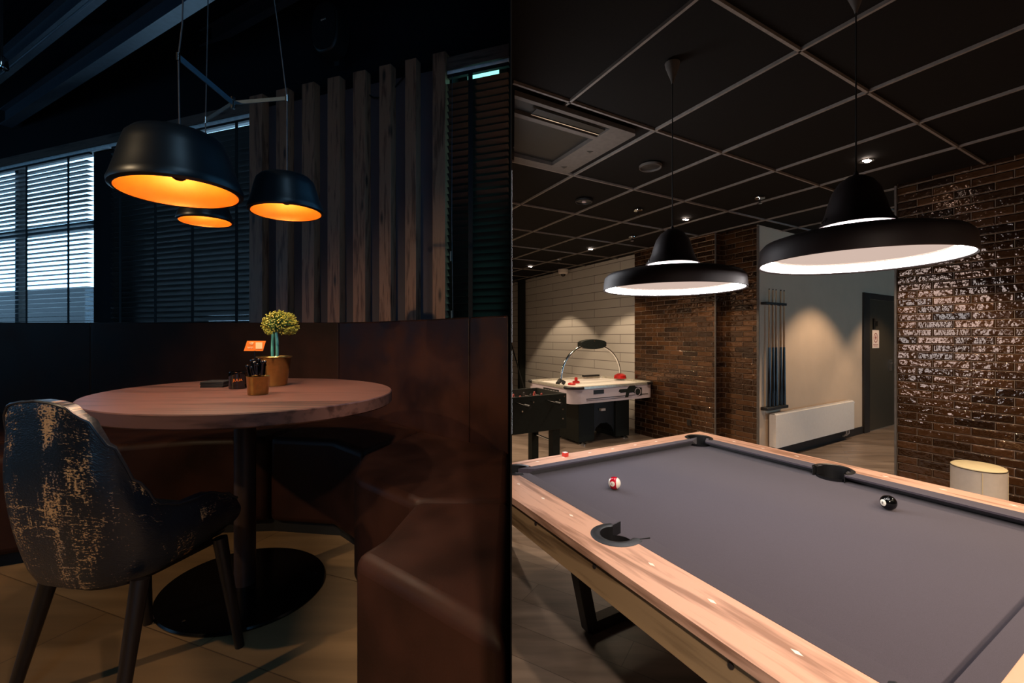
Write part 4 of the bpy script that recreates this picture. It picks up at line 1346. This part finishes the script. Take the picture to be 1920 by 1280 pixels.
for k in range(620):
    a = random.uniform(0, 2 * PI)
    el = math.asin(random.uniform(-.72, 1.0))
    rr = .068 + random.uniform(-.006, .007)
    lob = 1 + .10 * math.sin(a * 3 + 1) * math.cos(el)
    c = Vector((math.cos(a) * math.cos(el) * rr * .90 * lob + .024, math.sin(a) * math.cos(el) * rr * lob, .258 + math.sin(el) * rr * .82))
    dirn = (c - Vector((0, 0, .24))).normalized()
    bl.path([c - dirn * .012, c + dirn * .002], .001, 4, True, [.0006, .0028])
bl.build('bloom', M['leafgreen'], pot)

cup = thing('brass_cup', 'small brass cup filled with black sticks at the front of the table', 'cup', (-.985, 1.545, TT), 0)
MB().lathe([(.001, .002), (.030, 0), (.032, .003), (.036, .064), (.0375, .066), (.035, .064), (.030, .006), (.001, .006)], 48).build('body', M['brass'], cup, smooth=True)
for k in range(20):
    a = k * 2.39996
    r0 = random.uniform(.0, .018)
    r1 = r0 + random.uniform(.006, .019)
    h = random.uniform(.092, .126)
    c_ = MB().path([(r0 * math.cos(a), r0 * math.sin(a), .008), (r1 * math.cos(a), r1 * math.sin(a), h)], .004, 8, True, [.003, .0045])
    c_.sphere(.0062, (r1 * math.cos(a), r1 * math.sin(a), h), 10, 6)
    o_ = c_.build('black_stirrer', M['blackgloss'], smooth=True)
    o_.location = (-.985, 1.545, TT)
    tag(o_, 'glossy black plastic stirrer standing in the small brass cup', 'stirrer', 'black stirrers in the brass cup')
jar = thing('candle_jar', 'small black glass candle jar with orange lettering beside the coasters', 'candle jar', (-1.180, 1.725, TT), 0)
MB().lathe([(.001, 0), (.029, 0), (.031, .004), (.031, .066), (.028, .068), (.028, .008), (.001, .008)], 40).build('glass', M['blackgloss'], jar, smooth=True)
text_mesh('lettering', 'JULIA', .013, M['orange'], jar, Matrix.Translation((.017, -.0262, .036)) @ Matrix.Rotation(.5, 4, 'Z') @ Matrix.Rotation(PI / 2, 4, 'X'))
for k in range(4):
    o_ = MB().prism([(-.043, -.043), (.043, -.043), (.043, .043), (-.043, .043)], 0, .0058).build('coaster', M['slate'], bevel=.001)
    o_.location = (-1.315 + .002 * (k % 2), 1.80 - .0015 * k, TT + .0062 * k)
    o_.rotation_euler = (0, 0, .1 + .03 * k)
    tag(o_, ['dark square coaster at the bottom of the small stack', 'dark square coaster second from the bottom of the stack', 'dark square coaster second from the top of the stack', 'dark square coaster on top of the small stack'][k], 'coaster', 'coasters stacked on the table')
sg = thing('table_sign', 'small orange wifi sign on a thin stand behind the brass cup', 'sign', (-1.135, 1.76, TT), 0)
MB().cyl(.022, 0, .003, 24).build('foot', M['blackgloss'], sg)
MB().tube((0, 0, .003), (0, 0, .150), .0015, 8).build('stem', M['chrome'], sg)
card = MB()._add([(-.0455, 0, .1490), (.0320, 0, .1490), (.0435, .002, .1900), (-.033, .002, .1900), (-.0455, .0015, .1490), (.0320, .0015, .1490), (.0435, .0035, .1900), (-.033, .0035, .1900)],
                 [(0, 1, 2, 3), (7, 6, 5, 4), (0, 4, 5, 1), (1, 5, 6, 2), (2, 6, 7, 3), (3, 7, 4, 0)])
card.build('card', M['orange'], sg)
text_mesh('wifi_lettering', 'WiFi', .012, M['ivory'], sg, Matrix.Translation((-.018, -.0008, .162)) @ Matrix.Rotation(PI / 2, 4, 'X'))
wf = MB()
for rr in (.005, .009, .013):
    wf.path([(-.014 + rr * math.cos(a * PI / 12), 0, .170 + rr * math.sin(a * PI / 12)) for a in range(3, 10)], .0011, 5)
o_ = wf.build('wifi_symbol', M['ivory'], sg)
o_.location = (0, -.0006, .0015)
MB().box(.004, .031, .0000, .0008, .158, .184).build('blank_label', M['ivory'], sg).location = (0, -.0012, 0)

# ---- upholstered chair
CX, CY = -1.148, 1.227
fwd = Vector((.19, .98)).normalized()
rgt = Vector((fwd.y, -fwd.x))
chair = thing('upholstered_chair', 'dark tub chair with worn gold-flecked woven fabric at the round table', 'chair', (CX, CY, FL), math.atan2(rgt.y, rgt.x))
HB, HT = .335, .80
def ushape(s, scale=1.0):
    """s from 0 (right arm front) to 1 (left arm front), plan position in chair axes"""
    w, f, rb, rad = .190 * scale, .168, -.185 * scale, .125
    segs = [('l', (w, f), (w, rb + rad)), ('a', (w - rad, rb + rad), 0, -90), ('l', (w - rad, rb), (-w + rad, rb)), ('a', (-w + rad, rb + rad), -90, -180), ('l', (-w, rb + rad), (-w, f))]
    L_ = [abs(f - rb - rad), rad * PI / 2, 2 * (w - rad), rad * PI / 2, abs(f - rb - rad)]
    T_ = sum(L_)
    d = s * T_
    for sg_, l_ in zip(segs, L_):
        if d <= l_ + 1e-9:
            t = d / l_
            if sg_[0] == 'l':
                return (sg_[1][0] + (sg_[2][0] - sg_[1][0]) * t, sg_[1][1] + (sg_[2][1] - sg_[1][1]) * t)
            a = math.radians(sg_[2] + (sg_[3] - sg_[2]) * t)
            return (sg_[1][0] + rad * math.cos(a), sg_[1][1] + rad * math.sin(a))
        d -= l_
    return (-w, f)
keys = [(0, .452), (.04, .480), (.10, .502), (.16, .500), (.22, .520), (.27, .590), (.32, .690), (.37, .762), (.42, .794), (.46, .800), (.5, .803)]
def htop(s):
    s = min(s, 1 - s)
    for (a, ha), (b, hb) in zip(keys, keys[1:]):
        if s <= b:
            t = (s - a) / (b - a)
            t = t * t * (3 - 2 * t)
            return ha + (hb - ha) * t
    return .8
NS, NTt = 64, 14
me = bpy.data.meshes.new('shell')
vs, fs, uvs = [], [], []
for i in range(NS + 1):
    s = i / NS
    for j in range(NTt + 1):
        t = j / NTt
        sc_ = .86 + .14 * min(1, (t * 1.5)) ** .55
        x, y = ushape(s, sc_)
        bulge = .012 * math.sin(PI * min(1, t * 1.1))
        n_ = Vector((x, y + .03)).normalized()
        lean = .018 * t if y < 0 else 0
        hb = HB + (.032 * max(0, 1 - min(s, 1 - s) / .25) ** 1.5)
        z = hb + (htop(s) - hb) * t
        vs.append((x + n_.x * bulge, y + n_.y * bulge - lean, z))
        uvs.append((s, t * .75 * (htop(s) / .8)))
for i in range(NS):
    for j in range(NTt):
        a = i * (NTt + 1) + j
        fs.append((a, a + 1, a + NTt + 2, a + NTt + 1))
me.from_pydata(vs, [], fs)
ul = me.uv_layers.new(name='UVMap')
for lp in me.loops:
    ul.data[lp.index].uv = uvs[lp.vertex_index]
me.materials.append(M['fabric'])
me.polygons.foreach_set('use_smooth', [True] * len(me.polygons))
sh = bpy.data.objects.new('shell', me)
C.objects.link(sh)
sh.parent = chair
sd = sh.modifiers.new('thickness', 'SOLIDIFY')
sd.thickness = .030
sd.offset = 1 if False else -1
bvm = sh.modifiers.new('soft_edge', 'BEVEL')
bvm.width = .008
bvm.segments = 3
bvm.limit_method = 'ANGLE'
bvm.angle_limit = math.radians(50)
pi_ = MB().path([vs[i * (NTt + 1) + NTt] for i in range(NS + 1)], .0035, 6)
pi_.build('top_piping', M['piping'], chair, smooth=True)
seat = [ushape(i / 40, .84) for i in range(41)]
MB().prism(seat, HB + .005, HB + .10).build('seat_cushion', M['fabric'], chair, bevel=.02, seg=3)
MB().prism([(x * .82, y * .82) for x, y in seat], HB - .022, HB + .006).build('seat_frame', M['darkwood'], chair)
inv = chair.matrix_basis.inverted()
def wl(x, y, z):
    return inv @ Vector((x, y, z))
for (ft_, top) in (((-.906, 1.333), (-.955, 1.315)), ((-.975, 1.005), (-.992, 1.09)), ((-1.36, 1.12), (-1.255, 1.125)), ((-1.285, 1.44), (-1.23, 1.36))):
    MB().path([wl(top[0], top[1], FL + .345), wl(ft_[0], ft_[1], FL)], .018, 14, True, [.0195, .0125]).build('leg', M['darkwood'], chair, smooth=True)

# ---- three dining pendants and their spreader
def dome(name, label, loc, s, cable_pts):
    t = thing(name, label, 'pendant lamp', loc, 0, 'black and gold pendants over the round table')
    t.rotation_euler = (0, math.radians(-2.5), 0)
    MB().lathe([(r * s, z * s) for r, z in [(.001, 1.17), (.25, 1.17), (.55, 1.155), (.70, 1.11), (.80, 1.00), (.87, .78), (.95, .46), (1.03, .20), (1.065, .11), (1.055, .04), (1.0, 0), (.97, .01)]], 96).build('shade', M['shadeblack'], t, smooth=True)
    MB().lathe([(r * s, z * s) for r, z in [(.97, .01), (.985, .08), (.95, .20), (.90, .42), (.82, .70), (.74, .88), (.62, .96), (.2, .99), (.001, .99)]], 96).build('gold_lining', M['gold'], t, smooth=True)
    MB().lathe([(r * s, z * s) for r, z in [(.001, .97), (.09, .97), (.09, .56), (.001, .56)]], 24).build('socket', M['brass'], t, smooth=True)
    MB().sphere(.15 * s, (0, 0, .42 * s), 24, 16).build('bulb', M['bulbglow'], t, smooth=True)
    MB().lathe([(r * s, z * s) for r, z in [(.001, .262), (.06, .272), (.105, .30), (.138, .345), (.155, .40), (.157, .425)]], 32).build('bulb_cap', M['bulbcap'], t, smooth=True)
    lamp('SPOT', 'pendant_bulb', Vector(loc) + Vector((0, 0, .20 * s)), 15 * s / .16, (1.0, 0.74, 0.52), spot_size=math.radians(150), spot_blend=0.5, shadow_soft_size=0.02)
    return t
dome('dome_pendant', 'largest black dome pendant with glowing gold inside, nearest', Vector((-1.123, 1.372, 1.955)), .16, None)
dome('dome_pendant', 'black and gold dome pendant in front of the wood battens', Vector((-.919, 1.610, 1.962)), .1185, None)
dome('dome_pendant', 'smallest black and gold dome pendant, half hidden behind the largest', Vector((-1.345, 1.772, 1.972)), .0907, None)
sp = thing('lamp_spreader', 'thin blue-grey three-armed metal spreader holding the pendant cables apart', 'lamp spreader', (-1.141, 1.641, 2.39), 0)
hub = Vector((-1.141, 1.641, 2.39))
for e_ in ((-1.128, 1.372, 2.39), (-.919, 1.610, 2.39), (-1.345, 1.772, 2.39)):
    MB().bar(Vector((0, 0, 0)), Vector(e_) - hub, .004, .020 if e_[1] < 1.5 else .014).build('arm', M['steelstrip'], sp)
    MB().cyl(.006, -.012, .012, 16, (0, 0)).build('cable_clip', M['chrome'], sp).location = Vector(e_) - hub
MB().cyl(.008, -.022, .022, 20).build('hub', M['chrome'], sp)
for (a, lab) in (([(-1.123, 1.372, 2.122), (-1.124, 1.370, 2.25), (-1.128, 1.372, 2.39), (-1.122, 1.38, 2.5), (-1.150, 1.44, 3.2), (-1.155, 1.45, 4.29)], 'grey cable of the largest dome pendant'),
                 ([(-.919, 1.610, 2.086), (-.919, 1.610, 2.39), (-.95, 1.605, 2.66), (-1.02, 1.59, 3.2), (-1.06, 1.56, 4.29)], 'slanting cable of the pendant in front of the battens'),
                 ([(-1.345, 1.772, 2.065), (-1.345, 1.772, 2.39), (-1.335, 1.77, 2.8), (-1.25, 1.70, 4.29)], 'dark cable of the smallest dome pendant')):
    o_ = MB().path(a, .0022, 8).build('lamp_cable', M['cable'], smooth=True)
    tag(o_, lab, 'cable', 'cables of the dome pendants')
# small chrome spotlight at the far left of the ceiling
cs = thing('track_spotlight', 'small chrome spotlight at the far left under the beams', 'spotlight', (-3.45, 2.80, 3.28), 0)
MB().tube((0, 0, .02), (0, 0, 1.0), .008, 8).build('stem', M['frame'], cs)
MB().lathe([(.03, -.04), (.034, -.03), (.03, .03), (.012, .045), (.001, .045)], 24).build('head', M['chrome'], cs, smooth=True)
